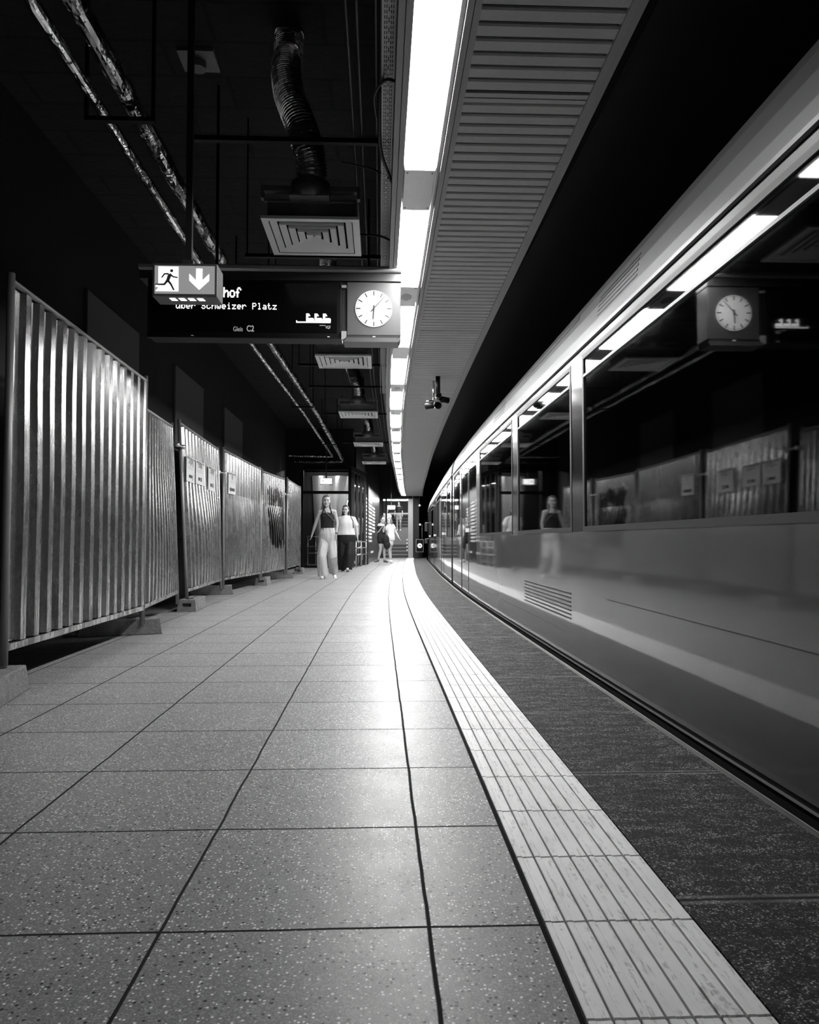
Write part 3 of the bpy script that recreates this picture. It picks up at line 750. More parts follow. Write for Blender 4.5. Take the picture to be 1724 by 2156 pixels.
# ------------------------------------------------------------------ emergency exit signs
def make_exit(name, label):
    t = thing(name, label, 'exit sign', group='hanging exit signs')
    mb = MB(); w, h, dp = .182, .094, .16
    mb.box(-w, w, 0, dp, -h, h); mb.build('case', mat('exit_case', .10, .45), t, bevel=.004)
    mb = MB(); mb.box(-.168, .168, -.003, 0, -.080, .080); mb.build('face_panel', M['signgrey'], t)
    # running figure on a white field
    mb = MB(); mb.box(-.146, -.035, -.0048, -.003, -.066, .074); wf = mb.build('pictogram_field', M['signwhite'], t)
    def seg(m_, pts, ws):
        for (a, b), (w0, w1) in zip(zip(pts, pts[1:]), zip(ws, ws[1:])):
            d = Vector((b[0] - a[0], b[1] - a[1])); n = Vector((-d.y, d.x)).normalized()
            P = [(a[0] + n.x * w0, a[1] + n.y * w0), (b[0] + n.x * w1, b[1] + n.y * w1), (b[0] - n.x * w1, b[1] - n.y * w1), (a[0] - n.x * w0, a[1] - n.y * w0)]
            m_.ngon_prism(P, -.0062, -.0048)
            m_.disc((b[0], -.0062, b[1]), w1, 12)
    m_ = MB(); m_.disc((-.072, -.0062, .050), .0095, 20)
    seg(m_, [(-.082, .028), (-.094, -.006)], [.011, .009])
    seg(m_, [(-.084, .034), (-.064, .016), (-.040, .012)], [.005, .0045, .004])
    seg(m_, [(-.088, .033), (-.112, .032), (-.126, .012)], [.005, .0045, .004])
    seg(m_, [(-.093, -.006), (-.076, -.026), (-.060, -.058)], [.0075, .006, .005])
    seg(m_, [(-.096, -.006), (-.112, -.028), (-.158, -.030)], [.0075, .006, .0055])
    m_.build('running_figure', mat('sign_figure', .10, .5), t)
    m_ = MB(); seg(m_, [(-.160, -.037), (-.120, -.040)], [.005, .005]); m_.ngon_prism([(-.162, -.066), (-.146, -.048), (-.146, -.066)], -.0048, -.003); m_.build('white_edge', M['signwhite'], t)
    m_ = MB(); cx_ = .082
    m_.ngon_prism([(cx_ - .017, .064), (cx_ - .017, -.004), (cx_ - .055, .034), (cx_ - .055, -.004), (cx_, -.056), (cx_ + .055, -.004), (cx_ + .055, .034), (cx_ + .017, -.004), (cx_ + .017, .064)], -.0048, -.003)
    m_.build('arrow', M['signwhite'], t)
    m_ = MB()
    for k in range(4):
        x = -.095 + k * .052; m_.add([(x, .03, -h - .002), (x + .034, .03, -h - .002), (x + .040, .075, -h - .002), (x + .006, .075, -h - .002)], [(0, 1, 2, 3)])
    m_.build('under_light', M['signwhite'], t)
    MB().box(-.031, .031, .06, .12, h, h + .045).build('bracket', M['grey'], t)
    MB().box(-.018, .018, .075, .105, h + .045, 2.0).build('pole', M['dkmetal'], t)
    return t
e0 = make_exit('exit_sign', 'lit running-man exit sign with down arrow, hanging before the departure board')
e0.location = (-1.105, 4.3, 2.345)
def clip_pole(root, ztop):
    for ch in bpy.data.objects:
        if ch.parent == root and ch.name.startswith('pole'):
            ch.data = ch.data.copy()
            for v in ch.data.vertices:
                if v.co.z > 1: v.co.z = ztop - root.location.z
for (x, y, z, lab) in ((-1.55, 22.0, 2.575, 'small bright exit sign on a pole above the two walking women'), (.505, 33.0, 2.29, 'far bright exit sign hanging before the end stairs')):
    c = copy_tree(e0); c.location = (x, y, z); c['label'] = lab; clip_pole(c, ZR)
    for ch in bpy.data.objects:
        if ch.parent == c and ch.name.startswith('face_panel'): ch.data = ch.data.copy(); ch.data.materials[0] = mat('sign_bright', .7, .5, emit=1.0)
clip_pole(e0, ZR)

# ------------------------------------------------------------------ hoarding: corrugated steel sheets, frames, feet
def make_hoard(A, B, ztl, ztr, mt, label, ribs, lean=(0, 0), bulge=0.0, seed=0, post=(True, True)):
    """corrugated sheet in a tube frame from A (near) to B (far)"""
    A = Vector((A[0], A[1], 0)); B = Vector((B[0], B[1], 0)); d = (B - A); L = d.length; d.normalize(); nrm = Vector((d.y, -d.x, 0))  # faces +x
    t = thing('hoarding_panel', label, 'fence panel', A, 0, 'corrugated hoarding sheets along the platform')
    z0 = .25
    def P(s, z, off=0):
        ztop = ztl + (ztr - ztl) * s / L
        le = (lean[0] + (lean[1] - lean[0]) * s / L) * (z - z0) / 2
        bl = bulge * math.sin(PI * min(1, max(0, s / L))) * math.sin(PI * min(1, (z) / 1.6)) if z < 1.6 else 0
        p = d * s + nrm * (off + bl) + d * 0
        return Vector((p.x + le, p.y, z))
    mb = MB(); n = ribs; pw = (L - .10) / n; s0 = .05; prof = []
    for k in range(n):
        a = s0 + k * pw
        prof += [(a, 0.0), (a + pw * .42, 0.0), (a + pw * .52, .034), (a + pw * .90, .034)]
    prof.append((s0 + n * pw, 0.0))
    zs = [z0 + .02 + i * (1.0) for i in range(0)]
    nz = 22; rows = []
    for j in range(nz + 1):
        row = []
        for (s, o_) in prof:
            ztop = ztl + (ztr - ztl) * s / L - .075
            z = z0 + .03 + (ztop - z0 - .03) * j / nz
            w = .0035 * noise.noise(Vector((s * 1.7 + seed, z * 1.3, seed))) * 2
            row.append(P(s, z, o_ - .006 + w))
        rows.append(row)
    m_ = len(prof); vs = [p for r in rows for p in r]; fs = []
    for j in range(nz):
        for i in range(m_ - 1): fs.append((j * m_ + i, j * m_ + i + 1, (j + 1) * m_ + i + 1, (j + 1) * m_ + i))
    mb.add(vs, fs, False); sh = mb.build('corrugated_sheet', mt, t)
    so_ = sh.modifiers.new('t', 'SOLIDIFY'); so_.thickness = .0015
    # frame
    def tube(p, q, r): return MB().ring_path([p, q], r, 12)
    zt0, zt1 = ztl - .035, ztr - .035
    tube(P(0, zt0 - .01), P(L, zt1 - .01), .019).build('top_rail', M['post'], t)
    mb = MB(); a = P(.02, z0); b = P(L - .02, z0); mb.obox((a + b) / 2, (b - a).length, .034, .04, Matrix(((d.x, nrm.x, 0), (d.y, nrm.y, 0), (0, 0, 1)))); mb.build('bottom_rail', M['fence'], t)
    tube(P(0, .10), P(0, ztl), .022).build('post', M['post'], t)
    tube(P(L, .10), P(L, ztr), .022).build('post', M['post'], t)
    return t
posts = [((-2.165, 4.50), (-2.18, 7.12)), ((-2.21, 7.20), (-2.44, 9.30)), ((-2.39, 9.55), (-2.51, 12.15)), ((-2.50, 12.30), (-2.285, 14.65)), ((-2.28, 14.75), (-2.12, 17.05)), ((-2.10, 17.30), (-2.055, 19.7))]
make_hoard(*posts[0], 2.44, 2.40, M['fence'], 'largest corrugated steel sheet, nearest of the hoarding', 14, bulge=.0, seed=1)
make_hoard(*posts[1], 2.15, 2.30, M['fence'], 'second corrugated sheet, lower on its near side, before the dark gap', 12, lean=(0, -.09), bulge=.03, seed=2)
make_hoard(*posts[2], 2.38, 2.36, M['fence2'], 'leaning corrugated sheet carrying three white notices', 13, lean=(-.11, -.06), bulge=.05, seed=3)
make_hoard(*posts[3], 2.37, 2.28, M['fence2'], 'corrugated sheet carrying a single notice with a left arrow', 13, lean=(-.02, -.01), bulge=.05, seed=4)
make_hoard(*posts[4], 2.25, 2.28, M['fence3'], 'dented corrugated sheet smeared with black paint', 12, lean=(0, -.02), bulge=.09, seed=5)
make_hoard(*posts[5], 2.30, 2.27, M['fence'], 'farthest corrugated hoarding sheet beside the women', 14, seed=6)
def clamp(x0, y0, x1, y1, z, lab):
    mb = MB(); mb.cyl((x0, y0, z), (x1, y1, z), .011, 10); t = thing('fence_clamp', lab, 'clamp', (0, 0, 0), 0, 'clamps joining the hoarding posts')
    mb.build('bolt', M['clamp'], t)
    mb = MB(); mb.ring_path([(x0, y0, z - .025), (x0, y0, z + .025)], .031, 14); mb.build('collar', M['clamp'], t)
    mb = MB(); mb.ring_path([(x1, y1, z - .025), (x1, y1, z + .025)], .031, 14); mb.build('collar', M['clamp'], t)
clamp(-2.46, 9.30, -2.45, 9.53, 2.03, 'metal clamp bridging the gap between second and third hoarding sheets')
clamp(-2.55, 12.13, -2.50, 12.32, 1.95, 'metal clamp left of the single arrow notice')
clamp(-2.125, 17.03, -2.10, 17.3, 1.90, 'metal clamp before the farthest hoarding sheet')

def make_block():
    t = thing('concrete_base', 'x', 'concrete base', group='concrete feet under the hoarding')
    mb = MB(); lx, ly, h = .36, .115, .145; tx, ty = .34, .098
    # frustum long along local x with a hand slot in each end and holes on top
    P = [(-lx, -ly, 0), (lx, -ly, 0), (lx, ly, 0), (-lx, ly, 0), (-tx, -ty, h), (tx, -ty, h), (tx, ty, h), (-tx, ty, h)]
    mb.add(P, [(0, 3, 2, 1), (4, 5, 6, 7), (0, 1, 5, 4), (2, 3, 7, 6), ])
    for sx in (-1, 1):
        def q(u, v): # u along y -1..1, v 0..1 height on the end face
            w = ly + (ty - ly) * v; return (sx * (lx + (tx - lx) * v), u * w, v * h)
        def qi(u, v): a = q(u, v); return (a[0] - sx * .06, a[1], a[2])
        us, vs_ = (-1, -.5, .5, 1), (0, .42, .72, 1)
        g_ = [[q(u, v) for u in us] for v in vs_]; vv = [p for r in g_ for p in r]
        fs = []
        for j in range(3):
            for i in range(3):
                if i == 1 and j == 1: continue
                a = j * 4 + i; fs.append((a, a + 1, a + 5, a + 4) if sx > 0 else (a, a + 4, a + 5, a + 1))
        mb.add(vv, fs)
        o4 = [q(-.5, .42), q(.5, .42), q(.5, .72), q(-.5, .72)]; i4 = [qi(-.5, .42), qi(.5, .42), qi(.5, .72), qi(-.5, .72)]
        mb.add(o4 + i4, [(k, (k + 1) % 4, 4 + (k + 1) % 4, 4 + k) if sx < 0 else (k, 4 + k, 4 + (k + 1) % 4, (k + 1) % 4) for k in range(4)] + [(4, 5, 6, 7) if sx > 0 else (7, 6, 5, 4)])
    b = mb.build('block', M['block'], t, bevel=.008)
    mb = MB()
    for x, r in ((-.24, .026), (-.06, .026), (.06, .026), (.24, .026)): mb.disc((x, 0, h + .0012), r, 20, (0, 0, 1))
    mb.ngon_prism([(0, 0)] * 3, 0, 0) if False else None
    mb.box(-.19, -.11, -.045, .045, h, h + .001)
    mb.build('socket_hole', M['recess'], t)
    return t
bl0 = make_block()
blocks = [(-2.105, 4.20, math.radians(99), 'nearest concrete fence base at the left edge of the photo'), (-2.40, 7.17, math.radians(22), 'concrete fence base under the far end of the largest sheet, long side lit'),
          (-2.36, 9.72, math.radians(93), 'concrete fence base with its slotted end facing out, under the dark gap'), (-2.73, 12.40, math.radians(12), 'concrete fence base between the notice sheets, long side lit'),
          (-2.28, 15.05, math.radians(92), 'slotted concrete fence base right of the arrow notice sheet'), (-2.35, 17.45, math.radians(14), 'concrete fence base under the paint smeared sheet'), (-2.10, 20.05, math.radians(92), 'farthest slotted concrete fence base, beside the women')]
for k, (x, y, r, lab) in enumerate(blocks):
    o = bl0 if k == 0 else copy_tree(bl0); o.location = (x, y, 0); o.rotation_euler = (0, 0, r); o['label'] = lab

# notices
def notice(ya, yb, z0, z1, x_a, x_b, lab, head, arrow):
    ang = math.atan2(yb - ya, x_b - x_a)
    t = thing('paper_notice', lab, 'notice', ((x_a + x_b) / 2, (ya + yb) / 2, (z0 + z1) / 2), ang, 'paper notices on the hoarding')
    L = math.hypot(yb - ya, x_b - x_a); h = z1 - z0
    mb = MB(); mb.box(-L / 2, L / 2, -.002, .002, -h / 2, h / 2); sh = mb.build('sheet', M['paper'], t)
    mb = MB()
    for k in range(5):
        x = -L / 2 + L * (.08 + .2 * k); mb.box(x, x + L * (.12 - .01 * k), -.0035, -.002, h / 2 - .035, h / 2 - .012)
    mb.build('top_marks', M['ink'], t)
    if head: text(head, 'heading', L * .24, mat('ink_grey', .22, .7), t, (0, -.0035, h * .22), align='CENTER', depth=.0005, sx=.85)
    mb = MB()
    for k in range(2): mb.box(-L * .33, L * .33, -.003, -.002, h * (.08 - k * .07), h * (.095 - k * .07))
    mb.build('text_lines', mat('ink_pale', .5, .7), t)
    mb = MB()
    if arrow == 'left':
        mb.box(-L * .18, L * .34, -.0035, -.002, -h * .36, -h * .22); mb.ngon_prism([(-L * .38, -h * .29), (-L * .2, -h * .16), (-L * .2, -h * .42)], -.0035, -.002)
    elif arrow == 'box':
        mb.box(-L * .22, L * .16, -.0035, -.002, -h * .34, -h * .22); mb.box(L * .22, L * .26, -.0035, -.002, -h * .42, -h * .2)
    else:
        mb.box(-L * .22, L * .02, -.0035, -.002, -h * .34, -h * .20); mb.box(L * .08, L * .2, -.0035, -.002, -h * .36, -h * .18)
    mb.build('arrow', M['ink'], t)
OFF = 0
notice(9.65, 10.15, 1.62, 1.945, -2.432, -2.450, 'leftmost of three white notices on the leaning sheet', 'Zugang', 'box')
notice(10.22, 10.76, 1.63, 1.945, -2.452, -2.468, 'middle white notice on the leaning sheet', 'Haupt', 'pair')
notice(11.07, 11.62, 1.60, 1.95, -2.477, -2.495, 'rightmost of three white notices on the leaning sheet', 'Zugang', 'pair')
notice(12.45, 12.87, 1.63, 1.985, -2.460, -2.422, 'single white notice with a dark left arrow', '@', 'left')

# ------------------------------------------------------------------ security cameras on the slatted ceiling
t = thing('security_camera', 'cluster of dark security cameras hanging from the slatted ceiling', 'camera', (.735, 9.8, 0))
MB().ring_path([(.02, 0, ZC), (.02, 0, 2.78)], .030, 14).build('pole', M['blackmetal'], t)
MB().ring_path([(-.035, .03, ZC - .05), (-.035, .03, 2.66)], .013, 10).build('pole', M['chrome'], t)
def housing(c, d, r, L, ring=True):
    c = Vector(c); d = Vector(d).normalized()
    h = MB().ring_path([c - d * L / 2, c + d * L / 2], r, 20).build('camera_housing', M['blackmetal'], t)
    if ring:
        MB().ring_path([c + d * (L / 2 - .03), c + d * (L / 2 + .012)], r * 1.08, 24, caps=False).build('lens_ring', M['chrome'], h)
        MB().disc(c + d * (L / 2 + .004), r * .8, 20, d).build('lens', M['trainglass'], h)
housing((.022, -.02, 2.735), (.0, -1, -.05), .034, .20)
housing((0, -.03, 2.625), (.1, -1, -.25), .046, .20)
housing((-.075, .03, 2.625), (-1, .5, -.1), .042, .13, False)
housing((.105, .02, 2.70), (1, .4, -.1), .04, .12, False)
mb = MB(); mb.box(-.10, .12, .0, .03, 2.66, 2.69); mb.build('cross_arm', M['dkmetal'], t)
MB().box(-.125, -.035, .0, .06, 2.675, 2.69).build('cable_bracket', M['alu'], t)

# ------------------------------------------------------------------ the train
TXS = 1.38
def onpath(x, y, z): return (x + bend(y), y, z)
t = thing('subway_train', 'long glossy grey subway train standing along the right platform edge', 'train', (0, 0, 0))
Y0, Y1 = -3.0, 35.5
SILL, WTOP = .93, 2.13
CARS = [(Y0, 15.3), (15.75, 35.5)]
# bays: (y0, y1, kind)
bays = [(-2.6, .9, 'win'), (1.15, 5.10, 'win'), (5.40, 7.55, 'win'), (7.85, 10.55, 'win'), (10.9, 13.3, 'door'), (13.55, 15.0, 'win'),
        (16.1, 17.2, 'win'), (17.45, 19.85, 'door'), (20.1, 23.2, 'win'), (23.45, 25.9, 'door'), (26.1, 29.0, 'win'), (29.3, 31.7, 'door'), (31.9, 34.6, 'win')]
def swept(prof, y0, y1, step=.35, smooth=False): return MB().profile(prof, frange(y0, y1, step), fn=onpath, smooth=smooth)
for (a, b) in CARS:
    inb = [q for q in bays if q[0] >= a and q[1] <= b]
    body = MB()
    ys_prev = a; pil = []
    for (p, q, kd) in inb + [(b, b, 'end')]:
        if p > ys_prev:
            body.profile([(TXS, .03), (TXS, SILL), (TXS + .05, SILL), (TXS + .05, .03)], frange(ys_prev, p, .35), fn=onpath)
            body.profile([(TXS, WTOP), (TXS, 2.20), (TXS + .05, 2.20), (TXS + .05, WTOP)], frange(ys_prev, p, .35), fn=onpath)
            pil.append((ys_prev, p))
        if kd == 'win':
            body.profile([(TXS, .03), (TXS, SILL), (TXS + .05, SILL), (TXS + .05, .03)], frange(p, q, .35), fn=onpath)
            body.profile([(TXS, WTOP), (TXS, 2.20), (TXS + .05, 2.20), (TXS + .05, WTOP)], frange(p, q, .35), fn=onpath)
        elif kd == 'door':
            body.profile([(TXS, 2.06), (TXS, 2.20), (TXS + .05, 2.20), (TXS + .05, 2.06)], frange(p, q, .35), fn=onpath)
        ys_prev = q
    body.profile([(TXS + 2.5, .03), (TXS + 2.55, .03), (TXS + 2.55, SILL), (TXS + 2.5, SILL)], frange(a, b, .5), fn=onpath)
    body.profile([(TXS + 2.5, WTOP), (TXS + 2.55, WTOP), (TXS + 2.55, 2.3), (TXS + 2.5, 2.3)], frange(a, b, .5), fn=onpath)
    body.build('car_body', M['train'], t)
    for (u, v) in pil: MB().profile([(TXS, SILL), (TXS, WTOP), (TXS + .05, WTOP), (TXS + .05, SILL)], frange(u, v, .35), fn=onpath).build('window_pillar', M['pillar'], t)
    cove = [(TXS, 2.20), (TXS + .003, 2.28), (TXS + .018, 2.38), (TXS + .045, 2.47), (TXS + .085, 2.545), (TXS + .14, 2.61), (TXS + .24, 2.67), (TXS + .5, 2.73), (TXS + 1.27, 2.76),
            (TXS + 2.1, 2.72), (TXS + 2.4, 2.6), (TXS + 2.55, 2.3), (TXS + 2.5, 2.3), (TXS + 2.3, 2.4), (TXS + 1.27, 2.5), (TXS + .3, 2.4), (TXS + .05, 2.2)]
    rf = MB().profile(cove, frange(a, b, .35), fn=onpath, smooth=False); rf.build('roof', M['trainroof'], t)
    MB().profile([(TXS + .0, .0), (TXS + 2.55, .0), (TXS + 2.55, .10), (TXS + .06, .10)], frange(a, b, .5), fn=onpath).build('car_floor', M['interior'], t)
    MB().profile([(TXS - .004, 2.175), (TXS - .018, 2.180), (TXS - .018, 2.200), (TXS - .002, 2.205)], frange(a, b, .5), fn=onpath).build('rain_gutter', M['gutter'], t)
    MB().profile([(TXS + .02, -.22), (TXS + .10, -.22), (TXS + .10, .03), (TXS + .004, .03)], frange(a, b, .5), fn=onpath).build('skirt', M['rubber'], t)
    MB().profile([(TXS + .3, -.95), (TXS + 2.2, -.95), (TXS + 2.2, .0), (TXS + .3, .0)], frange(a + .4, b - .4, .5), fn=onpath).build('underframe', M['black'], t)
MB().profile([(TXS + .09, .0), (TXS + 2.4, .0), (TXS + 2.4, 2.5), (TXS + .09, 2.5)], frange(15.2, 15.85, .1), fn=lambda x, y, z: onpath(x + (.03 if int(y * 20) % 2 else 0), y, z)).build('gangway_bellows', M['rubber'], t)
for (p, q, kd) in bays:
    if kd == 'win':
        fr = MB()
        for (z0, z1) in ((SILL, SILL + .035), (WTOP - .03, WTOP)):
            fr.profile([(TXS - .003, z0), (TXS - .003, z1), (TXS + .03, z1), (TXS + .03, z0)], frange(p, q, .35), fn=onpath)
        for ya in (p, q - .04):
            fr.profile([(TXS - .003, SILL + .035), (TXS - .003, WTOP - .03), (TXS + .03, WTOP - .03), (TXS + .03, SILL + .035)], [ya, ya + .04], fn=onpath)
        f = fr.build('window_frame', M['rubber'], t)
        swept([(TXS + .006, SILL + .035), (TXS + .006, WTOP - .03), (TXS + .014, WTOP - .03), (TXS + .014, SILL + .035)], p + .04, q - .04).build('window_pane', M['trainglass'], t)
        swept([(TXS - .005, 1.975), (TXS - .005, 1.992), (TXS + .006, 1.992), (TXS + .006, 1.975)], p + .04, q - .04).build('hopper_bar', M['gutter'], t)
    elif kd == 'door':
        mid = (p + q) / 2
        for (a, b) in ((p + .015, mid - .008), (mid + .008, q - .015)):
            lf = MB(); xo = TXS + .008
            lf.profile([(xo, .03), (xo, .55), (xo + .03, .55), (xo + .03, .03)], frange(a, b, .35), fn=onpath)
            lf.profile([(xo, 1.98), (xo, 2.055), (xo + .03, 2.055), (xo + .03, 1.98)], frange(a, b, .35), fn=onpath)
            for c in (a, b - .10): lf.profile([(xo, .55), (xo, 1.98), (xo + .03, 1.98), (xo + .03, .55)], [c, c + .10], fn=onpath)
            dl = lf.build('door_leaf', M['train'], t)
            swept([(xo + .004, .55), (xo + .004, 1.98), (xo + .012, 1.98), (xo + .012, .55)], a + .10, b - .10).build('door_pane', M['trainglass'], dl)
            MB().profile([(xo - .004, .03), (xo - .004, 2.06), (xo + .02, 2.06), (xo + .02, .03)], [b - .008, b + .008], fn=onpath).build('door_seal', M['rubber'], dl)
        MB().profile([(TXS - .035, 1.0), (TXS - .035, 1.06), (TXS + .01, 1.06), (TXS + .01, 1.0)], [mid - .05, mid + .05], fn=onpath).build('door_button', M['white'], t)
# louvres, seams, cove grilles
for (p, q, z0) in ((5.45, 7.2, .30), (20.4, 22.2, .30)):
    for k in range(7):
        z = z0 + k * .030; swept([(TXS - .003, z), (TXS - .003, z + .012), (TXS + .004, z + .012), (TXS + .004, z)], p, q).build('side_louvre', M['rubber'], t)
for (p, q, z) in ((1.6, 4.6, .51), (5.6, 8.6, .20), (8.9, 15.1, .20), (-2, 1.2, .20)):
    swept([(TXS - .001, z), (TXS - .001, z + .005), (TXS + .004, z + .005), (TXS + .004, z)], p, q).build('panel_seam', M['rubber'], t)
def on_cove(u):   # point along the cove, u in metres up from 2.28
    pts = [(TXS + .003, 2.28), (TXS + .018, 2.38), (TXS + .045, 2.47), (TXS + .085, 2.545), (TXS + .14, 2.61)]
    for a, b in zip(pts, pts[1:]):
        L = math.hypot(b[0] - a[0], b[1] - a[1])
        if u <= L: s = u / L; return a[0] + (b[0] - a[0]) * s, a[1] + (b[1] - a[1]) * s
        u -= L
    return pts[-1]
for (p, q) in ((4.0, 4.75), (8.4, 9.2), (12.6, 13.6)):
    for k in range(5):
        x0, z0 = on_cove(.02 + k * .030); x1, z1 = on_cove(.030 + k * .030)
        swept([(x0 - .003, z0), (x1 - .003, z1), (x1 + .01, z1), (x0 + .01, z0)], p, q).build('roof_louvre', M['rubber'], t)
for (p, q) in ((5.3, 7.3), (10.2, 12.0), (17, 19)):
    x0, z0 = on_cove(.16); x1, z1 = on_cove(.20)
    swept([(x0 - .003, z0), (x1 - .003, z1), (x1 + .01, z1), (x0 + .01, z0)], p, q).build('roof_slot', M['rubber'], t)
# seats and poles
sy = -2.0
while sy < 34:
    if not any(kd == 'door' and p - .4 < sy < q + .2 for p, q, kd in bays) and not 14.6 < sy < 16.4:
        b = bend(sy)
        MB().box(TXS + .12 + b, TXS + 1.0 + b, sy, sy + .42, .42, .50).box(TXS + .12 + b, TXS + 1.0 + b, sy + .38, sy + .46, .50, 1.15).build('seat', M['seat'], t, bevel=.02)
    sy += 1.55
for (p, q, kd) in bays:
    if kd == 'door':
        x = TXS + .5 + bend(p); MB().cyl((x, p + .05, .1), (x, p + .05, 2.42), .017, 10).build('grab_pole', M['chrome'], t)
# cab end and mirror
yb = 35.5
mb = MB().profile([(TXS + .0, .03), (TXS + 2.55, .03), (TXS + 2.55, 2.3), (TXS + 1.27, 2.74), (TXS + .1, 2.5), (TXS, 2.2)], [35.5, 35.6, 35.9], fn=lambda x, y, z: (x + bend(35.5) + (.2 if y > 35.8 and x < 2 else 0) + (y - 35.5) * .15, y, z)); mb.build('cab_end', M['train'], t)
for k, (ym, z) in enumerate(((33.4, 1.25), (33.4, .72))):
    mb = MB(); mb.box(TXS - .17 + bend(ym), TXS - .05 + bend(ym), ym, ym + .05, z, z + .38 if k == 0 else z + .2); mb.build('side_mirror', M['dkmetal'], t, bevel=.01)
    MB().box(TXS - .15 + bend(ym), TXS + .0 + bend(ym), ym + .02, ym + .04, z + (.38 if k == 0 else .2), z + (.40 if k == 0 else .22)).build('mirror_arm', M['alu'], t)

# ------------------------------------------------------------------ far end: glazed stair house on the left
GX0, GX1, GY = -2.40, -.99, 24.0
t = thing('glass_enclosure', 'dark framed glass stair enclosure behind the two women', 'enclosure', (0, 0, 0))
mb = MB()
for x in (GX0 - .10, GX1): mb.box(x, x + .10, GY, GY + .10, 0, 3.15)
mb.box(GX0, GX1, GY, GY + .1, 3.08, 3.2); mb.box(GX0, GX1, GY, GY + .1, 2.33, 2.42); mb.box(GX0, GX1, GY, GY + .1, 0, .08)
mb.build('front_frame', M['blackmetal'], t)
MB().box(GX0, GX1, GY + .04, GY + .05, 2.42, 3.08).build('glass_pane', M['glass'], t)
MB().box(GX0, -1.62, GY + .04, GY + .05, .08, 2.33).build('glass_pane', M['glass'], t)
# side glazing running deeper
SX = lambda y: -.89 + (y - GY) * .145
mb = MB()
for k in range(4):
    y = GY + .25 + k * .75; x = SX(y); mb.box(x - .05, x + .05, y, y + .10, 0, 3.1)
mb.add([(SX(GY) - .05, GY, 3.05), (SX(GY) + .05, GY, 3.05), (SX(26.5) + .05, 26.5, 3.05), (SX(26.5) - .05, 26.5, 3.05), (SX(GY) - .05, GY, 3.2), (SX(GY) + .05, GY, 3.2), (SX(26.5) + .05, 26.5, 3.2), (SX(26.5) - .05, 26.5, 3.2)],
       [(0, 3, 2, 1), (4, 5, 6, 7), (0, 1, 5, 4), (1, 2, 6, 5), (2, 3, 7, 6), (3, 0, 4, 7)])
mb.build('side_frame', M['dkmetal'], t)
for k in range(3):
    y0 = GY + .35 + k * .75; y1 = y0 + .65; mb = MB()
    mb.add([(SX(y0), y0, .1), (SX(y1), y1, .1), (SX(y1), y1, 3.05), (SX(y0), y0, 3.05)], [(0, 1, 2, 3)]); o = mb.build('side_pane', M['glass'], t)
    s_ = o.modifiers.new('t', 'SOLIDIFY'); s_.thickness = .01
t2 = thing('guard_rail', 'three-bar steel railing by the side glazing, beside the woman in the white top', 'railing', (0, 0, 0))
for z in (.40, .62, .82):
    MB().ring_path([(SX(GY + .1) + .12, GY + .1, z), (SX(26.2) + .12, 26.2, z)], .022, 8).build('rail_bar', M['chrome'], t2)
for y in (GY + .15, 25.1, 26.1): MB().cyl((SX(y) + .12, y, 0), (SX(y) + .12, y, .84), .02, 8).build('rail_post', M['steel'], t2)
t3 = thing('inner_railing', 'low steel railing inside the glass enclosure, left of the woman in the black top', 'railing', (0, 0, 0))
for z in (.45, .66, .98): MB().ring_path([(-2.35, 24.5, z), (-1.75, 24.5, z)], .018, 8).build('rail_bar', M['steel'], t3)
for x in (-2.3, -2.05, -1.8): MB().cyl((x, 24.5, 0), (x, 24.5, 1.0), .015, 8).build('rail_post', M['steel'], t3)
# bright wall inside, with the sloping escalator balustrade
mb = MB(); mb.box(-2.9, -.4, 27.2, 27.3, 0, 3.3); tag(mb.build('wall_back', M['black']), 'dark wall inside the stair enclosure', kind='structure')
mb = MB()
for k in range(10): mb.box(-2.25 + k * .0, -2.0, 27.1, 27.2, 0, 0) if False else None
N_ = 36
for k in range(N_ + 1):
    u = k / N_; xb = -2.25 + .75 * u; xt = -2.40 + 1.45 * u; yy = 27.1 - .16 * abs(math.sin(u * PI * 2.2 + .3))
    mb.v += [(xb, yy, .4), (xt, yy, 3.15), (xt, yy + .03, 3.15), (xb, yy + .03, .4)]
for k in range(N_):
    a = 4 * k
    for q in range(4): mb.f.append((a + q, a + 4 + q, a + 4 + (q + 1) % 4, a + (q + 1) % 4)); mb.sm.append(False)
tag(mb.build('steel_cladding', M['clad']), 'bright brushed steel cladding behind the enclosure glass', 'wall cladding')
t4 = thing('escalator', 'escalator balustrade sloping up inside the glass enclosure', 'escalator', (0, 0, 0))
MB().ring_path([(-1.52, 26.9, .3), (-.95, 26.95, 3.05)], .035, 10).build('handrail', M['chrome'], t4)
mb = MB(); mb.add([(-1.42, 26.9, .2), (-1.0, 26.9, .2), (-.62, 26.9, 2.6), (-.86, 26.9, 3.0), (-1.42, 27.0, .2), (-1.0, 27.0, .2), (-.62, 27.0, 2.6), (-.86, 27.0, 3.0)],
                  [(0, 1, 2, 3), (7, 6, 5, 4), (0, 4, 5, 1), (1, 5, 6, 2), (2, 6, 7, 3), (3, 7, 4, 0)]); mb.build('balustrade', M['dkmetal'], t4)
mb = MB()
for k in range(15): MB().box(-1.48 + .04 * k, -.72, 25.3 + k * .1, 25.4 + k * .1, .19 * k if k else 0, .19 * (k + 1)).build('step', M['stepdark'], t4)
t5 = thing('added_cladding_lamp', 'added unseen lamp tube lighting the steel cladding inside the enclosure', 'lamp', (-1.7, 25.9, 3.34))  # added out of sight above the front frame to brighten the cladding
MB().box(-.5, .5, -.05, .05, -.0, .04).build('lamp_case', M['white'], t5)
MB().box(-.48, .48, -.04, .04, -.02, 0).build('lamp_tube', mat('added_tube_in', .8, .5, emit=90), t5)
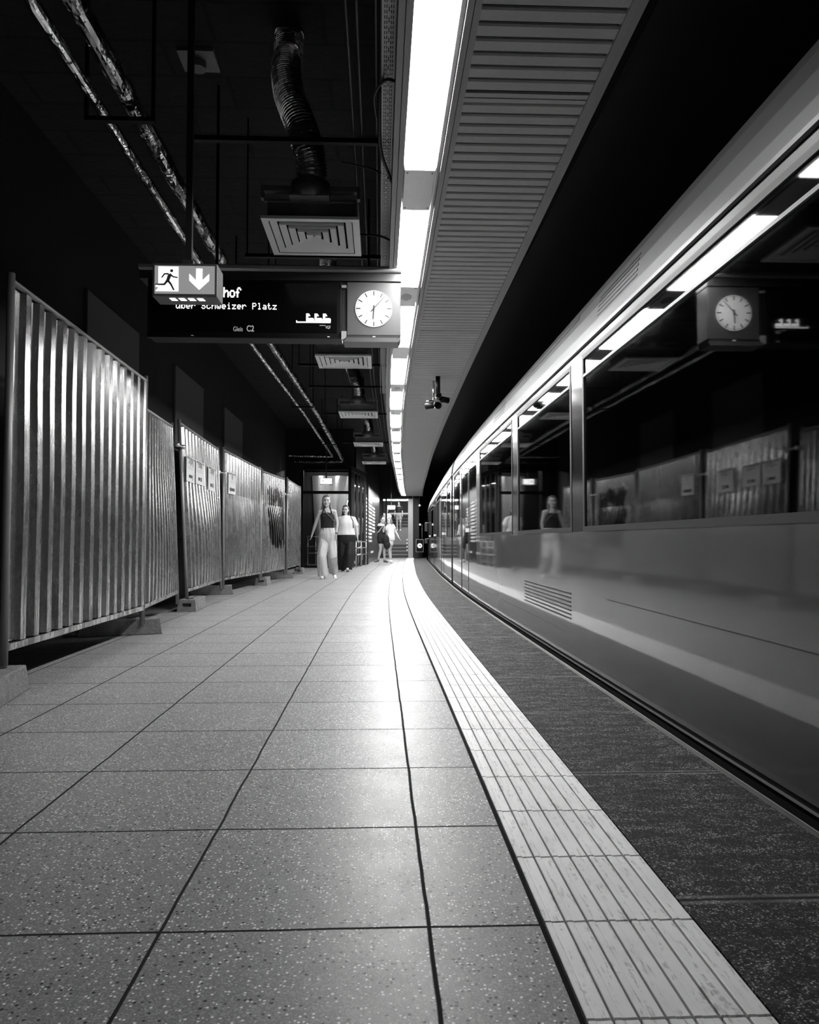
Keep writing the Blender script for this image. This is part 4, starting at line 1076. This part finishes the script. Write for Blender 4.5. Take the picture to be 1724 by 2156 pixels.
mb = MB(); mb.box(-3.3, GX0 - .1, GY + .75, GY + 1.0, -.3, ZR); mb.box(GX0 - .1, -.85, GY + .75, GY + 1.0, 3.2, ZR)
tag(mb.build('wall_far_left', M['wall']), 'black wall around the glass enclosure', kind='structure')

# ------------------------------------------------------------------ dark side wall with white plates
WA, WB = Vector((-.52, 26.5, 0)), Vector((.02, 37.0, 0))
wd_ = (WB - WA); WL = wd_.length; wd_.normalize(); wn = Vector((wd_.y, -wd_.x, 0))
def onwall(s, off, z): p = WA + wd_ * s + wn * off; return (p.x, p.y, z)
mb = MB(); mb.add([onwall(0, 0, 0), onwall(WL, 0, 0), onwall(WL, 0, ZR), onwall(0, 0, ZR), onwall(0, -.3, 0), onwall(WL, -.3, 0), onwall(WL, -.3, ZR), onwall(0, -.3, ZR)],
                  [(0, 1, 2, 3), (7, 6, 5, 4), (0, 4, 5, 1), (1, 5, 6, 2), (2, 6, 7, 3), (3, 7, 4, 0)])
tag(mb.build('wall_side', mat('wall_gloss_dark', .03, .35, spec=.6)), 'dark glossy wall leading to the end stairs', kind='structure')
t = thing('plate_board', 'dark wall board with three columns of white plates beside the far girls', 'board', (0, 0, 0))
mb = MB(); mb.add([onwall(.05, .0, .25), onwall(6.6, .0, .25), onwall(6.6, .0, 2.5), onwall(.05, .0, 2.5), onwall(.05, .02, .25), onwall(6.6, .02, .25), onwall(6.6, .02, 2.5), onwall(.05, .02, 2.5)],
                  [(3, 2, 1, 0), (4, 5, 6, 7), (0, 1, 5, 4), (1, 2, 6, 5), (2, 3, 7, 6), (3, 0, 4, 7)]); mb.build('backing', mat('board_dark', .03, .35, spec=.6), t)
cols = [(.35, 1.75, 0, 12), (2.05, 3.6, 0, 12), (4.0, 5.7, 1, 9)]
for ci, (s0, s1, r0, r1) in enumerate(cols):
    for r in range(r0, r1):
        zt = 2.30 - r * .135 - (.0 if ci == 0 else .02 * ci)
        mb = MB(); a = [onwall(s0, .02, zt), onwall(s1, .02, zt), onwall(s1, .02, zt + .082), onwall(s0, .02, zt + .082)]; b = [onwall(s0, .03, zt), onwall(s1, .03, zt), onwall(s1, .03, zt + .082), onwall(s0, .03, zt + .082)]
        mb.add(a + b, [(3, 2, 1, 0), (4, 5, 6, 7), (0, 1, 5, 4), (1, 2, 6, 5), (2, 3, 7, 6), (3, 0, 4, 7)]); mb.build('white_plate', M['white'], t)
for (s0, s1) in ((.1, 1.6), (3.0, 4.6)):
    mb = MB(); a = [onwall(s0, .02, .36), onwall(s1, .02, .36), onwall(s1, .02, .44), onwall(s0, .02, .44)]; b = [onwall(s0, .03, .36), onwall(s1, .03, .36), onwall(s1, .03, .44), onwall(s0, .03, .44)]
    mb.add(a + b, [(3, 2, 1, 0), (4, 5, 6, 7), (0, 1, 5, 4), (1, 2, 6, 5), (2, 3, 7, 6), (3, 0, 4, 7)]); mb.build('low_plate', M['white'], t)

# ------------------------------------------------------------------ end wall with opening and stairs
OX0, OX1, OZ = .12, 1.46, 2.88
mb = MB(); mb.box(-.3, OX0, YEND, YEND + .3, -.3, ZR); mb.box(OX1 + .14, 6, YEND + 6.5, YEND + 6.8, -1.3, ZR); mb.box(OX0, OX1 + .14, YEND, YEND + .3, OZ, ZR)
tag(mb.build('wall_end', M['wall']), 'black end wall around the stair opening', kind='structure')
mb = MB(); mb.box(OX1 + .16, OX1 + .46, YEND, YEND + 6.5, -.3, ZR); tag(mb.build('wall_stair_side', M['wall']), 'black wall between the end stairs and the track', kind='structure')
mb = MB(); mb.box(OX1 + .02, OX1 + .16, YEND - .05, YEND + .3, 0, OZ); tag(mb.build('trim_15', M['rail']), 'grey jamb right of the stair opening', kind='structure')
mb = MB(); mb.box(OX1 - .07, OX1 + .02, YEND - .02, YEND + .2, 0, OZ); tag(mb.build('trim_16', M['rail']), 'bright metal post right of the stair opening', kind='structure')
mb = MB(); mb.box(.28, .36, YEND, YEND + .2, 1.55, OZ); mb.box(OX0, OX0 + .06, YEND, YEND + .2, 0, OZ); tag(mb.build('trim_17', M['blackmetal']), 'dark posts left in the stair opening', kind='structure')
mb = MB(); mb.box(.5, OX1 - .07, YEND + .02, YEND + .1, 2.12, 2.20); tag(mb.build('trim_18', M['rail']), 'light cross rail in the stair opening', kind='structure')
t = thing('stairs', 'stone stairs rising behind the opening at the platform end', 'stairs', (0, 0, 0))
mb = MB(); RS, RN = .17, .32
for k in range(14):
    st = MB().box(OX0, OX1 + .14, YEND + .35 + k * RN, YEND + .35 + (k + 1) * RN, 0, RS * (k + 1)).build('step', M['step'], t)
    if k < 4 or k > 8: MB().box(OX0, OX1 + .1, YEND + .335 + k * RN, YEND + .35 + k * RN, RS * k + .02, RS * (k + 1) - .035).build('riser', M['stepdark'], st)  # lit middle put into colour: dark fronts only on lower and upper steps
for k in range(4):
    MB().box(OX1 - .15, OX1 - .09, YEND + .1, YEND + .15, .35 + k * .17, .41 + k * .17).build('rail_end', M['white'], t)
mb = MB(); mb.box(OX0 - .1, OX1 + .2, YEND + 5.0, YEND + 5.2, 0, 4.6); tag(mb.build('wall_stair_back', M['lightwall']), 'light rendered wall behind the stairs', kind='structure')
mb = MB(); mb.box(OX0 - .2, OX0, YEND + .3, YEND + 5.2, -.3, 4.6); tag(mb.build('wall_stair_left', M['lightwall']), 'rendered wall left of the stairs', kind='structure')
t = thing('stair_lamp', 'bright long lamp across the top of the stair opening', 'lamp', (.75, YEND + .6, 2.86))
MB().box(-.60, .60, -.04, .04, .02, .06).build('lamp_case', M['white'], t)
MB().box(-.58, .58, -.035, .035, -.045, .02).build('lamp_tube', mat('lamp_tube_far', .8, .5, emit=14), t)
t = thing('wall_glow', 'added glowing panel for the bright slanted wall at the upper right of the stair opening', 'lamp', (1.32, YEND + 1.6, 2.93))  # glow added in place of the bright right wall of the stairs
MB().box(-.16, .16, -.9, .9, .0, .05).build('glow_panel', mat('glow_panel_far', .8, .5, emit=9), t)
t = thing('track_signal', 'black rounded signal box with white round dial beside the track', 'signal', (1.93, 36.6, 0))
mb = MB(); mb.box(-.17, .17, 0, .12, .30, .90); mb.build('box', M['blackmetal'], t, bevel=.05)
mb = MB()
for (a, b, c, d) in ((-.18, .18, .89, .905), (-.18, .18, .295, .31), (-.18, -.165, .31, .89), (.165, .18, .31, .89)): mb.box(a, b, -.012, -.002, c, d)
mb.build('rim', M['alu'], t)
dd = MB().ring_path([(0, -.002, .60), (0, -.02, .60)], .115, 28).build('dial', M['clockface'], t)
mb = MB(); mb.ngon_prism([(-.03, .64), (.05, .62), (.045, .57), (.0, .56)], -.024, -.0205); mb.build('pointer', M['hand'], dd)
mb = MB(); mb.box(-.06, .06, .04, .10, 0, .3); mb.build('stand', M['blackmetal'], t)
for k, (x, y, z) in enumerate(((1.93, 36.7, 2.55), (1.95, 36.7, 1.62))):
    t = thing('track_lamp', ['small lamp hanging near the ceiling beyond the platform end', 'small lamp bar above the signal box'][k], 'lamp', (x, y, z))
    MB().ell((0, 0, 0), .04, .04, .05).build('bulb', mat('bulb_%s' % k, .7, .3, emit=.5), t)
    MB().box(-.12, .12, .03, .05, -.01, .01).build('bar', M['dkmetal'], t)
    if k == 0: MB().cyl((0, 0.02, .05), (0, .02, ZR - z), .012, 8).build('rod', M['dkmetal'], t)
    else: MB().cyl((.1, .04, 0), (.1, .04, -1.62), .02, 8).build('rod', M['dkmetal'], t)
mb = MB(); mb.box(EDGE + .9 + .3, 6, 44, 44.3, -1.3, ZR); tag(mb.build('wall_track_end', M['black']), 'black tunnel beyond the platform end', kind='structure')

# ------------------------------------------------------------------ people
def person(label, loc, J, skin='skin', hair='hairfair', group=None, scale=1.0, vox=.007, clothes=None, hairfn=None, shoes='shoe', face_turn=0.0, face=True):
    t = thing('person', label, 'person', loc, 0, group); t.scale = (scale,) * 3
    V = Vector; hd = V(J['head']); R = Matrix.Rotation(face_turn, 3, 'Z')
    mb = MB()
    # torso
    ch, wa, pe = V(J['chest']), V(J['waist']), V(J['pelvis']); tw = J.get('tw', 1.0)
    O = lambda p, dz, dy=0: p + V((0, dy, dz))
    mb.loft([(O(ch, .165), .075, .055), (O(ch, .13), .125 * tw, .075 * tw), (O(ch, .04), .148 * tw, .098 * tw), (O(ch, -.06), .138 * tw, .098 * tw), (wa, .118 * tw, .085 * tw), (O(pe, .06), .145 * tw, .098 * tw), (O(pe, -.03), .160 * tw, .108 * tw), (O(pe, -.12), .13 * tw, .09 * tw)])
    nb = V(J['neck']); mb.cap(ch + V((0, .01, .10)), nb, .062, .052); mb.cap(nb, hd + V((0, .012, -.05)), .05, .05)
    # head: skull, jaw, nose, brow, ears, lips
    hs = J.get('hs', 1.0)
    def hp(x, y, z): return hd + R @ V((x * hs, y * hs, z * hs))
    mb.ell(hp(0, .012, .025), .079 * hs, .092 * hs, .098 * hs, R, 24, 16)
    mb.ell(hp(0, -.018, -.045), .061 * hs, .066 * hs, .070 * hs, R, 20, 12)
    mb.ell(hp(0, -.062, -.095), .024 * hs, .022 * hs, .018 * hs, R, 12, 8)
    mb.cap(hp(0, -.078, .015), hp(0, -.100, -.022), .010 * hs, .015 * hs)
    mb.ell(hp(0, -.074, .036), .052 * hs, .016 * hs, .011 * hs, R, 14, 8)
    mb.ell(hp(0, -.078, -.055), .024 * hs, .012 * hs, .011 * hs, R, 12, 8)
    for s in (-1, 1):
        mb.ell(hp(s * .040, -.060, -.02), .024 * hs, .022 * hs, .024 * hs, R, 12, 8)
        mb.ell(hp(s * .074, .012, -.008), .011 * hs, .020 * hs, .030 * hs, R, 12, 8)
    # limbs
    for sd in ('L', 'R'):
        sh, el, wr = V(J['sh' + sd]), V(J['el' + sd]), V(J['wr' + sd]); hn = V(J['ha' + sd]); aw = J.get('aw', 1.0)
        mb.cap(ch + V((0, 0, .11)), sh, .062 * aw, .056 * aw); mb.cap(sh, el, .052 * aw, .038 * aw); mb.cap(el, wr, .038 * aw, .025 * aw)
        d = (hn - wr).normalized(); side = V((0, -1, 0)); side = (side - d * side.dot(d)).normalized(); up_ = d.cross(side)
        m3 = Matrix((side, up_, d)).transposed()
        pc = wr + d * .045; mb.ell(pc, .038, .016, .052, m3, 14, 10)
        for k, (o_, L) in enumerate(((-.027, .070), (-.009, .080), (.009, .076), (.026, .060))):
            a = pc + side * o_ + d * .040; b = a + d * L * .5 + up_ * .004; c = b + (d * .8 + up_ * (-.5 if sd == 'L' else .5)) * L * .5
            mb.cap(a, b, .0092, .0086, 8, 2); mb.cap(b, c, .0086, .0074, 8, 2)
        a = pc + side * .030 - d * .015; b = a + side * .026 + d * .028; mb.cap(a, b, .0115, .0105, 8, 2); mb.cap(b, b + d * .030 + side * .004, .0105, .0085, 8, 2)
        hi, kn, an = V(J['hi' + sd]), V(J['kn' + sd]), V(J['an' + sd]); lw = J.get('lw', 1.0)
        mb.cap(pe, hi, .10 * lw, .09 * lw); mb.cap(hi, kn, .088 * lw, .056 * lw); mb.cap(kn, kn.lerp(an, .35), .054 * lw, .057 * lw); mb.cap(kn.lerp(an, .35), an, .057 * lw, .035 * lw)
        tdir = V(J.get('toe' + sd, (0, -1, -.1))).normalized(); mb.cap(an + V((0, .02, -.035)), an + V((0, 0, -.045)) + tdir * .13, .034, .026)
    body = organic(mb, 'body', M[skin], t, vox)
    if face:
        for s in (-1, 1):
            MB().ell(hp(s * .031, -.080, .012), .0135 * hs, .006 * hs, .0065 * hs, R, 12, 8).build('eye', M['eye'], t)
            MB().ell(hp(s * .032, -.0875, .034), .021 * hs, .005 * hs, .0045 * hs, R, 12, 8).build('eyebrow', M[hair], t)
        MB().ell(hp(0, -.090, -.055), .022 * hs, .005 * hs, .0065 * hs, R, 12, 8).build('mouth', M['lip'], t)
    # shoes
    for sd in ('L', 'R'):
        an = V(J['an' + sd]); tdir = V(J.get('toe' + sd, (0, -1, -.1))).normalized()
        m_ = MB(); m_.cap(an + V((0, .03, -.045)), an + V((0, 0, -.052)) + tdir * .15, .044, .038); m_.cap(an + V((0, .01, -.02)), an + tdir * .05 + V((0, 0, -.04)), .042, .044)
        organic(m_, 'shoe', M[shoes], t, .010, 3)
    if clothes: clothes(t, J, V, hp, R)
    if hairfn: hairfn(t, J, V, hp, R, M[hair])
    return t
def hair_long(t, J, V, hp, R, m):
    hs = J.get('hs', 1.0); mb = MB()
    mb.ell(hp(0, .030, .040), .088 * hs, .092 * hs, .100 * hs, R, 22, 14); mb.ell(hp(0, -.020, .104), .058 * hs, .045 * hs, .022 * hs, R, 16, 10)
    for s in (-1, 1):
        mb.cap(hp(s * .064, .028, .045), hp(s * .074, .040, -.09), .027 * hs, .026 * hs); mb.cap(hp(s * .074, .04, -.09), hp(s * .105, .01, -.19), .026 * hs, .018 * hs)
        mb.cap(hp(s * .050, .06, 0), hp(s * .075, .065, -.2), .045 * hs, .03 * hs)
    organic(mb, 'hair', m, t, .010, 2)
def hair_bun(t, J, V, hp, R, m):
    hs = J.get('hs', 1.0); mb = MB(); mb.ell(hp(0, .026, .034), .085 * hs, .094 * hs, .098 * hs, R, 22, 14); mb.ell(hp(0, .02, .15), .04, .04, .035, R); organic(mb, 'hair', m, t, .012, 2)
def hair_loose(t, J, V, hp, R, m):
    hs = J.get('hs', 1.0); mb = MB(); mb.ell(hp(0, .03, .03), .10 * hs, .10 * hs, .11 * hs, R, 22, 14)
    for s in (-1, 1): mb.cap(hp(s * .07, .03, 0), hp(s * .12, .03, -.28), .05, .04)
    mb.cap(hp(0, .06, 0), hp(0, .08, -.26), .06, .05)
    organic(mb, 'hair', m, t, .012, 2)
def trousers(t, J, V, mt, hem=.125, knee=.105, waist_r=(.175, .125), tw=1.0, zt=0.0, name='trousers', top=.15, gath=False):
    mb = MB(); pe = V(J['pelvis'])
    w0, w1 = waist_r; gather = (lambda a, u: 1 + .035 * max(0, 1 - u * 1.5) * math.sin(a * 15)) if gath else None
    mb.loft([(pe + V((0, 0, top)), w0 * .84, w1 * .86), (pe + V((0, 0, top - .03)), w0 * .86, w1 * .88), (pe + V((0, 0, .03)), w0, w1), (pe + V((0, 0, -.06)), w0 * 1.03, w1 * 1.0), (pe + V((0, 0, -.12)), w0 * 1.0, w1 * .92), (pe + V((0, 0, -.19)), w0 * .93, w1 * .74)], n=60, fold=gather)
    for sd, hem in (('L', hem if isinstance(hem, float) else hem[0]), ('R', hem if isinstance(hem, float) else hem[1])):
        hi, kn, an = V(J['hi' + sd]), V(J['kn' + sd]), V(J['an' + sd]); sg = 1 if hi.x > pe.x else -1
        mb.cap(pe + V((sg * (waist_r[0] - .13), 0, .03)), hi + V((0, 0, -.04)), .130, .113 * tw, 24)
        end = an + V((0, 0, -.02))
        P = [hi, hi.lerp(kn, .5), kn, kn.lerp(end, .5), end]; rr = [.112 * tw, .110 * tw, knee, (knee + hem) / 2, hem]
        pts = []; rs = []
        for i in range(4):
            for q in range(6): u = q / 6; pts.append(P[i].lerp(P[i + 1], u)); rs.append(rr[i] + (rr[i + 1] - rr[i]) * u)
        pts.append(P[4]); rs.append(rr[4]); b0 = len(mb.v); mb.ring_path(pts, rs, 28)
        n = 28
        for i in range(len(pts)):       # folds that deepen towards the hem
            for k in range(n):
                j = b0 + i * n + k; c = pts[i]; v = V(mb.v[j]); a = 2 * PI * k / n
                f = 1 + (.04 + .10 * i / len(pts)) * math.sin(a * 4 + i * .12) * .8 + .03 * math.sin(a * 7 - i * .3)
                mb.v[j] = tuple(c + (v - c) * f)
    return organic(mb, name, mt, t, .008, 1)
# woman in black halter top
P1 = 1 / 92.2 * 1.0
def px(cx_, base, s): return lambda x, y, d=0.0: ((x - cx_) * s, d, (base - y) * s)
q = px(690, 1217.5, .01085)
J1 = dict(head=q(686.5, 1056, -.03), neck=q(687.5, 1071), chest=q(688, 1086), waist=q(688, 1108), pelvis=q(689, 1127), hs=1.12,
          shR=q(673, 1078), elR=q(663, 1103, .06), wrR=q(656, 1124, .12), haR=q(653.5, 1133, .13), shL=q(703, 1078), elL=q(709, 1101, .02), wrL=q(707.5, 1123, -.04), haL=q(706, 1134, -.06),
          hiR=q(681, 1136), knR=q(677.5, 1172, -.16), anR=q(681, 1209.5, -.10), toeR=(-.15, -1, -.06), hiL=q(697, 1136), knL=q(699, 1171, -.04), anL=q(700, 1203, .32), toeL=(.3, -.7, -.75))
def c1(t, J, V, hp, R):
    mb = MB(); ch, wa = V(J['chest']), V(J['waist'])
    O = lambda p, dz: p + V((0, 0, dz))
    mb.loft([(O(ch, .075), .100, .095), (O(ch, .03), .150, .110), (O(ch, -.05), .158, .118), (wa, .150, .108), (O(wa, -.09), .160, .112), (O(wa, -.125), .166, .114)], n=32)
    for s in (-1, 1): mb.cap(ch + V((s * .105, -.07, .05)), ch + V((s * .062, -.035, .19)), .022, .016); mb.ell(ch + V((s * .065, -.065, -.025)), .066, .058, .062)
    organic(mb, 'halter_top', M['clothblack'], t, .009, 3)
    trousers(t, J, V, M['clothlinen'], hem=(.10, .115), knee=.104, waist_r=(.195, .13), gath=True, top=.165)
    MB().ring_path([V(J['neck']) + V((-.07, -.05, .02)), ch + V((-.02, -.115, .06)), ch + V((.10, -.125, -.05)), ch + V((.17, -.07, -.14)), ch + V((.19, .02, -.22))], .011, 8).build('bag_strap', M['clothgrey'], t)
    MB().ring_path([V(J['wrL']) + V((0, 0, .0)), V(J['wrL']) + V((0, 0, .02))], .034, 14).build('bracelet', M['hand'], t)
person('woman in black halter top and wide pale trousers walking towards the camera', (-1.174, 17.4, 0), J1, hair='hairfair', clothes=c1, hairfn=hair_long, scale=1.0, face_turn=.05)
# woman in white t-shirt
q = px(732, 1203.5, .01325)
J2 = dict(head=q(730, 1075, -.02), neck=q(730.5, 1087), chest=q(731, 1100), waist=q(731, 1116), pelvis=q(732, 1131), hs=1.10, tw=1.18, aw=1.15, lw=1.1,
          shR=q(717, 1093), elR=q(713, 1112, .12), wrR=q(714, 1128, .16), haR=q(714, 1136, .15), shL=q(747, 1093), elL=q(753.5, 1112), wrL=q(755, 1130, -.05), haL=q(756.5, 1139, -.06),
          hiR=q(724, 1140), knR=q(722.5, 1168, .02), anR=q(723, 1198, .20), toeR=(-.5, -1, -.2), hiL=q(740, 1140), knL=q(738.5, 1168, -.14), anL=q(735.5, 1197.5, -.16), toeL=(0, -1, .35))
def c2(t, J, V, hp, R):
    mb = MB(); ch, wa = V(J['chest']), V(J['waist'])
    O = lambda p, dz: p + V((0, 0, dz))
    mb.loft([(O(ch, .190), .075, .06), (O(ch, .160), .14, .085), (O(ch, .07), .200, .14), (O(ch, -.04), .222, .175), (wa, .232, .165), (O(wa, -.10), .255, .175), (O(wa, -.145), .262, .178)], n=48, fold=lambda a, u: 1 + .025 * u * math.sin(a * 7 + 1))
    for s, sd in ((-1, 'R'), (1, 'L')):
        sh, el = V(J['sh' + sd]), V(J['el' + sd]); mb.cap(ch + V((s * .10, 0, .09)), sh + V((-s * .012, 0, -.015)), .085, .080); mb.cap(sh + V((-s * .012, 0, -.015)), sh.lerp(el, .62), .078, .080); mb.ell(ch + V((s * .075, -.080, -.045)), .105, .085, .10)
    organic(mb, 't_shirt', M['clothwhite'], t, .009, 2)
    trousers(t, J, V, M['clothblack'], hem=.115, knee=.118, waist_r=(.245, .165), tw=1.12)
    MB().ring_path([ch + V((.13, -.11, .17)), ch + V((.20, -.15, .02)), ch + V((.21, -.12, -.14)), ch + V((.2, .04, -.2))], .012, 8).build('bag_strap', M['clothblack'], t)
person('woman in white t-shirt and black trousers with shoulder strap, walking behind', (-.925, 21.25, 0), J2, skin='skin2', hair='hairdark', clothes=c2, hairfn=hair_long, face_turn=-.15)
# girls near the end wall
q = px(812, 1186, .0179)
J3 = dict(head=q(808.5, 1096, -.02), neck=q(806, 1102), chest=q(804.5, 1112), waist=q(806, 1121), pelvis=q(806, 1130), hs=1.0,
          shL=q(809, 1107), elL=q(810, 1120, -.12), wrL=q(812, 1108, -.16), haL=q(814, 1102, -.16), shR=q(800.5, 1107), elR=q(799, 1122), wrR=q(803, 1116, -.2), haR=q(807, 1110, -.22),
          hiR=q(803, 1133), knR=q(804, 1157), anR=q(799, 1178), toeR=(-1, -.6, -.1), hiL=q(809, 1133), knL=q(811, 1156, .1), anL=q(812, 1179), toeL=(.8, -.7, -.1))
def c3(t, J, V, hp, R):
    mb = MB(); ch, wa, pe = V(J['chest']), V(J['waist']), V(J['pelvis']); mb.loft([(ch + V((0, 0, .11)), .10, .07), (ch + V((0, 0, .07)), .145, .095), (ch, .165, .115), (wa, .15, .11), (wa + V((0, 0, -.13)), .160, .118)], n=24); organic(mb, 'vest_top', M['clothblack'], t, .014, 2)
    mb = MB(); mb.loft([(pe + V((0, 0, .12)), .145, .11), (pe, .17, .125), (pe + V((0, 0, -.12)), .165, .115)], n=24)
    for sd in ('L', 'R'): mb.cap(V(J['hi' + sd]), V(J['hi' + sd]).lerp(V(J['kn' + sd]), .3), .11, .112)
    organic(mb, 'shorts', M['clothblack'], t, .014, 2)
person('girl in dark vest and shorts leaning in with raised hand, left of the embracing pair', (.18, 28.5, 0), J3, hair='hairdark', clothes=c3, hairfn=hair_bun, vox=.010, shoes='clothgrey', face_turn=.5, group='people at the far end')
q = px(822, 1186, .0179)
J4 = dict(head=q(822, 1098, -.02), neck=q(823, 1103), chest=q(825, 1112), waist=q(825, 1122), pelvis=q(825, 1131), hs=1.0,
          shR=q(820.5, 1107), elR=q(815, 1116, -.1), wrR=q(812, 1108, -.15), haR=q(811, 1102, -.15), shL=q(830, 1107), elL=q(836, 1120), wrL=q(842, 1132, -.1), haL=q(846, 1138, -.12),
          hiR=q(822.5, 1134), knR=q(822, 1157), anR=q(824.5, 1179), toeR=(.1, -1, -.1), hiL=q(827, 1134), knL=q(824, 1158, .08), anL=q(826, 1180, .15), toeL=(.2, -1, -.1))
def c4(t, J, V, hp, R):
    mb = MB(); ch, wa, pe = V(J['chest']), V(J['waist']), V(J['pelvis']); mb.loft([(ch + V((0, 0, .15)), .09, .06), (ch + V((0, 0, .12)), .145, .085), (ch, .165, .115), (wa, .15, .11), (wa + V((0, 0, -.13)), .160, .118)], n=24)
    for sd in ('L', 'R'): mb.cap(V(J['sh' + sd]), V(J['sh' + sd]).lerp(V(J['el' + sd]), .4), .064, .066)
    organic(mb, 't_shirt', M['clothwhite'], t, .014, 2)
    mb = MB(); mb.loft([(pe + V((0, 0, .12)), .145, .11), (pe, .17, .125), (pe + V((0, 0, -.12)), .165, .115)], n=24)
    for sd in ('L', 'R'): mb.cap(V(J['hi' + sd]), V(J['hi' + sd]).lerp(V(J['kn' + sd]), .45), .10, .105)
    organic(mb, 'shorts', M['clothwhite'], t, .014, 2)
person('girl in white top and shorts holding one arm out, right of the embracing pair', (.36, 28.7, 0), J4, skin='skin2', hair='hairfair', clothes=c4, hairfn=hair_loose, vox=.010, face_turn=-.5, group='people at the far end')
t = thing('shoulder_bag', 'large dark shoulder bag hanging between the two far girls', 'bag', (.245, 28.35, 0))
mb = MB(); mb.ell((0, 0, .86), .12, .07, .22); mb.ell((.03, 0, .70), .13, .075, .17); organic(mb, 'bag_body', M['clothblack'], t, .014, 2)
MB().ring_path([(-.02, 0, 1.02), (-.05, .02, 1.2), (-.06, .04, 1.36)], .012, 8).build('strap', M['clothblack'], t)
# person standing on the stairs, dark top, light trousers
def stand(cx_, s, top, col_top, col_leg, hairm, label, loc, skirt=False, bare=True, hairfn=hair_loose, sc_=1.0):
    J = dict(head=(0, -.02, 1.52), neck=(0, 0, 1.38), chest=(0, 0, 1.22), waist=(0, 0, 1.04), pelvis=(0, 0, .90), shL=(.16, 0, 1.33), elL=(.21, .03, 1.07), wrL=(.22, -.03, .85), haL=(.22, -.05, .76),
             shR=(-.16, 0, 1.33), elR=(-.21, .03, 1.07), wrR=(-.22, -.03, .85), haR=(-.22, -.05, .76), hiL=(.08, 0, .86), knL=(.10, -.10, .48), anL=(.10, .02, .08), hiR=(-.08, 0, .86), knR=(-.08, -.02, .48), anR=(-.09, -.06, .08))
    def cl(t, J, V, hp, R):
        mb = MB(); ch, wa, pe = V(J['chest']), V(J['waist']), V(J['pelvis']); mb.loft([(ch + V((0, 0, .15)), .09, .06), (ch + V((0, 0, .12)), .145, .085), (ch, .165, .115), (wa, .15, .11), (wa + V((0, 0, -.13)), .160, .118)], n=24)
        for sd in ('L', 'R'): mb.cap(V(J['sh' + sd]), V(J['sh' + sd]).lerp(V(J['el' + sd]), .5), .07, .07)
        organic(mb, 'shirt', M[col_top], t, .014, 2)
        mb = MB(); mb.loft([(pe + V((0, 0, .12)), .145, .11), (pe, .17, .125), (pe + V((0, 0, -.12)), .165, .115)], n=24)
        for sd in ('L', 'R'): mb.cap(V(J['hi' + sd]), V(J['hi' + sd]).lerp(V(J['kn' + sd]), .6), .095, .095)
        organic(mb, 'shorts', M[col_leg], t, .014, 2)
    return person(label, loc, J, hair=hairm, clothes=cl, hairfn=hairfn, vox=.011, scale=sc_, group='people at the far end')
stand(840, 1, 0, 'clothblack', 'clothdenim', 'hairdark', 'long-haired person in dark top and light shorts coming down the stairs', (.99, 37.35 + 7 * .32 + .14, .17 * 8), sc_=.93)
stand(807, 1, 0, 'clothwhite', 'clothgrey', 'hairdark', 'dark-haired person in white top on the lower stairs, left side', (.36, 37.35 + 4 * .32 + .14, .17 * 5), hairfn=hair_bun, sc_=1.0)
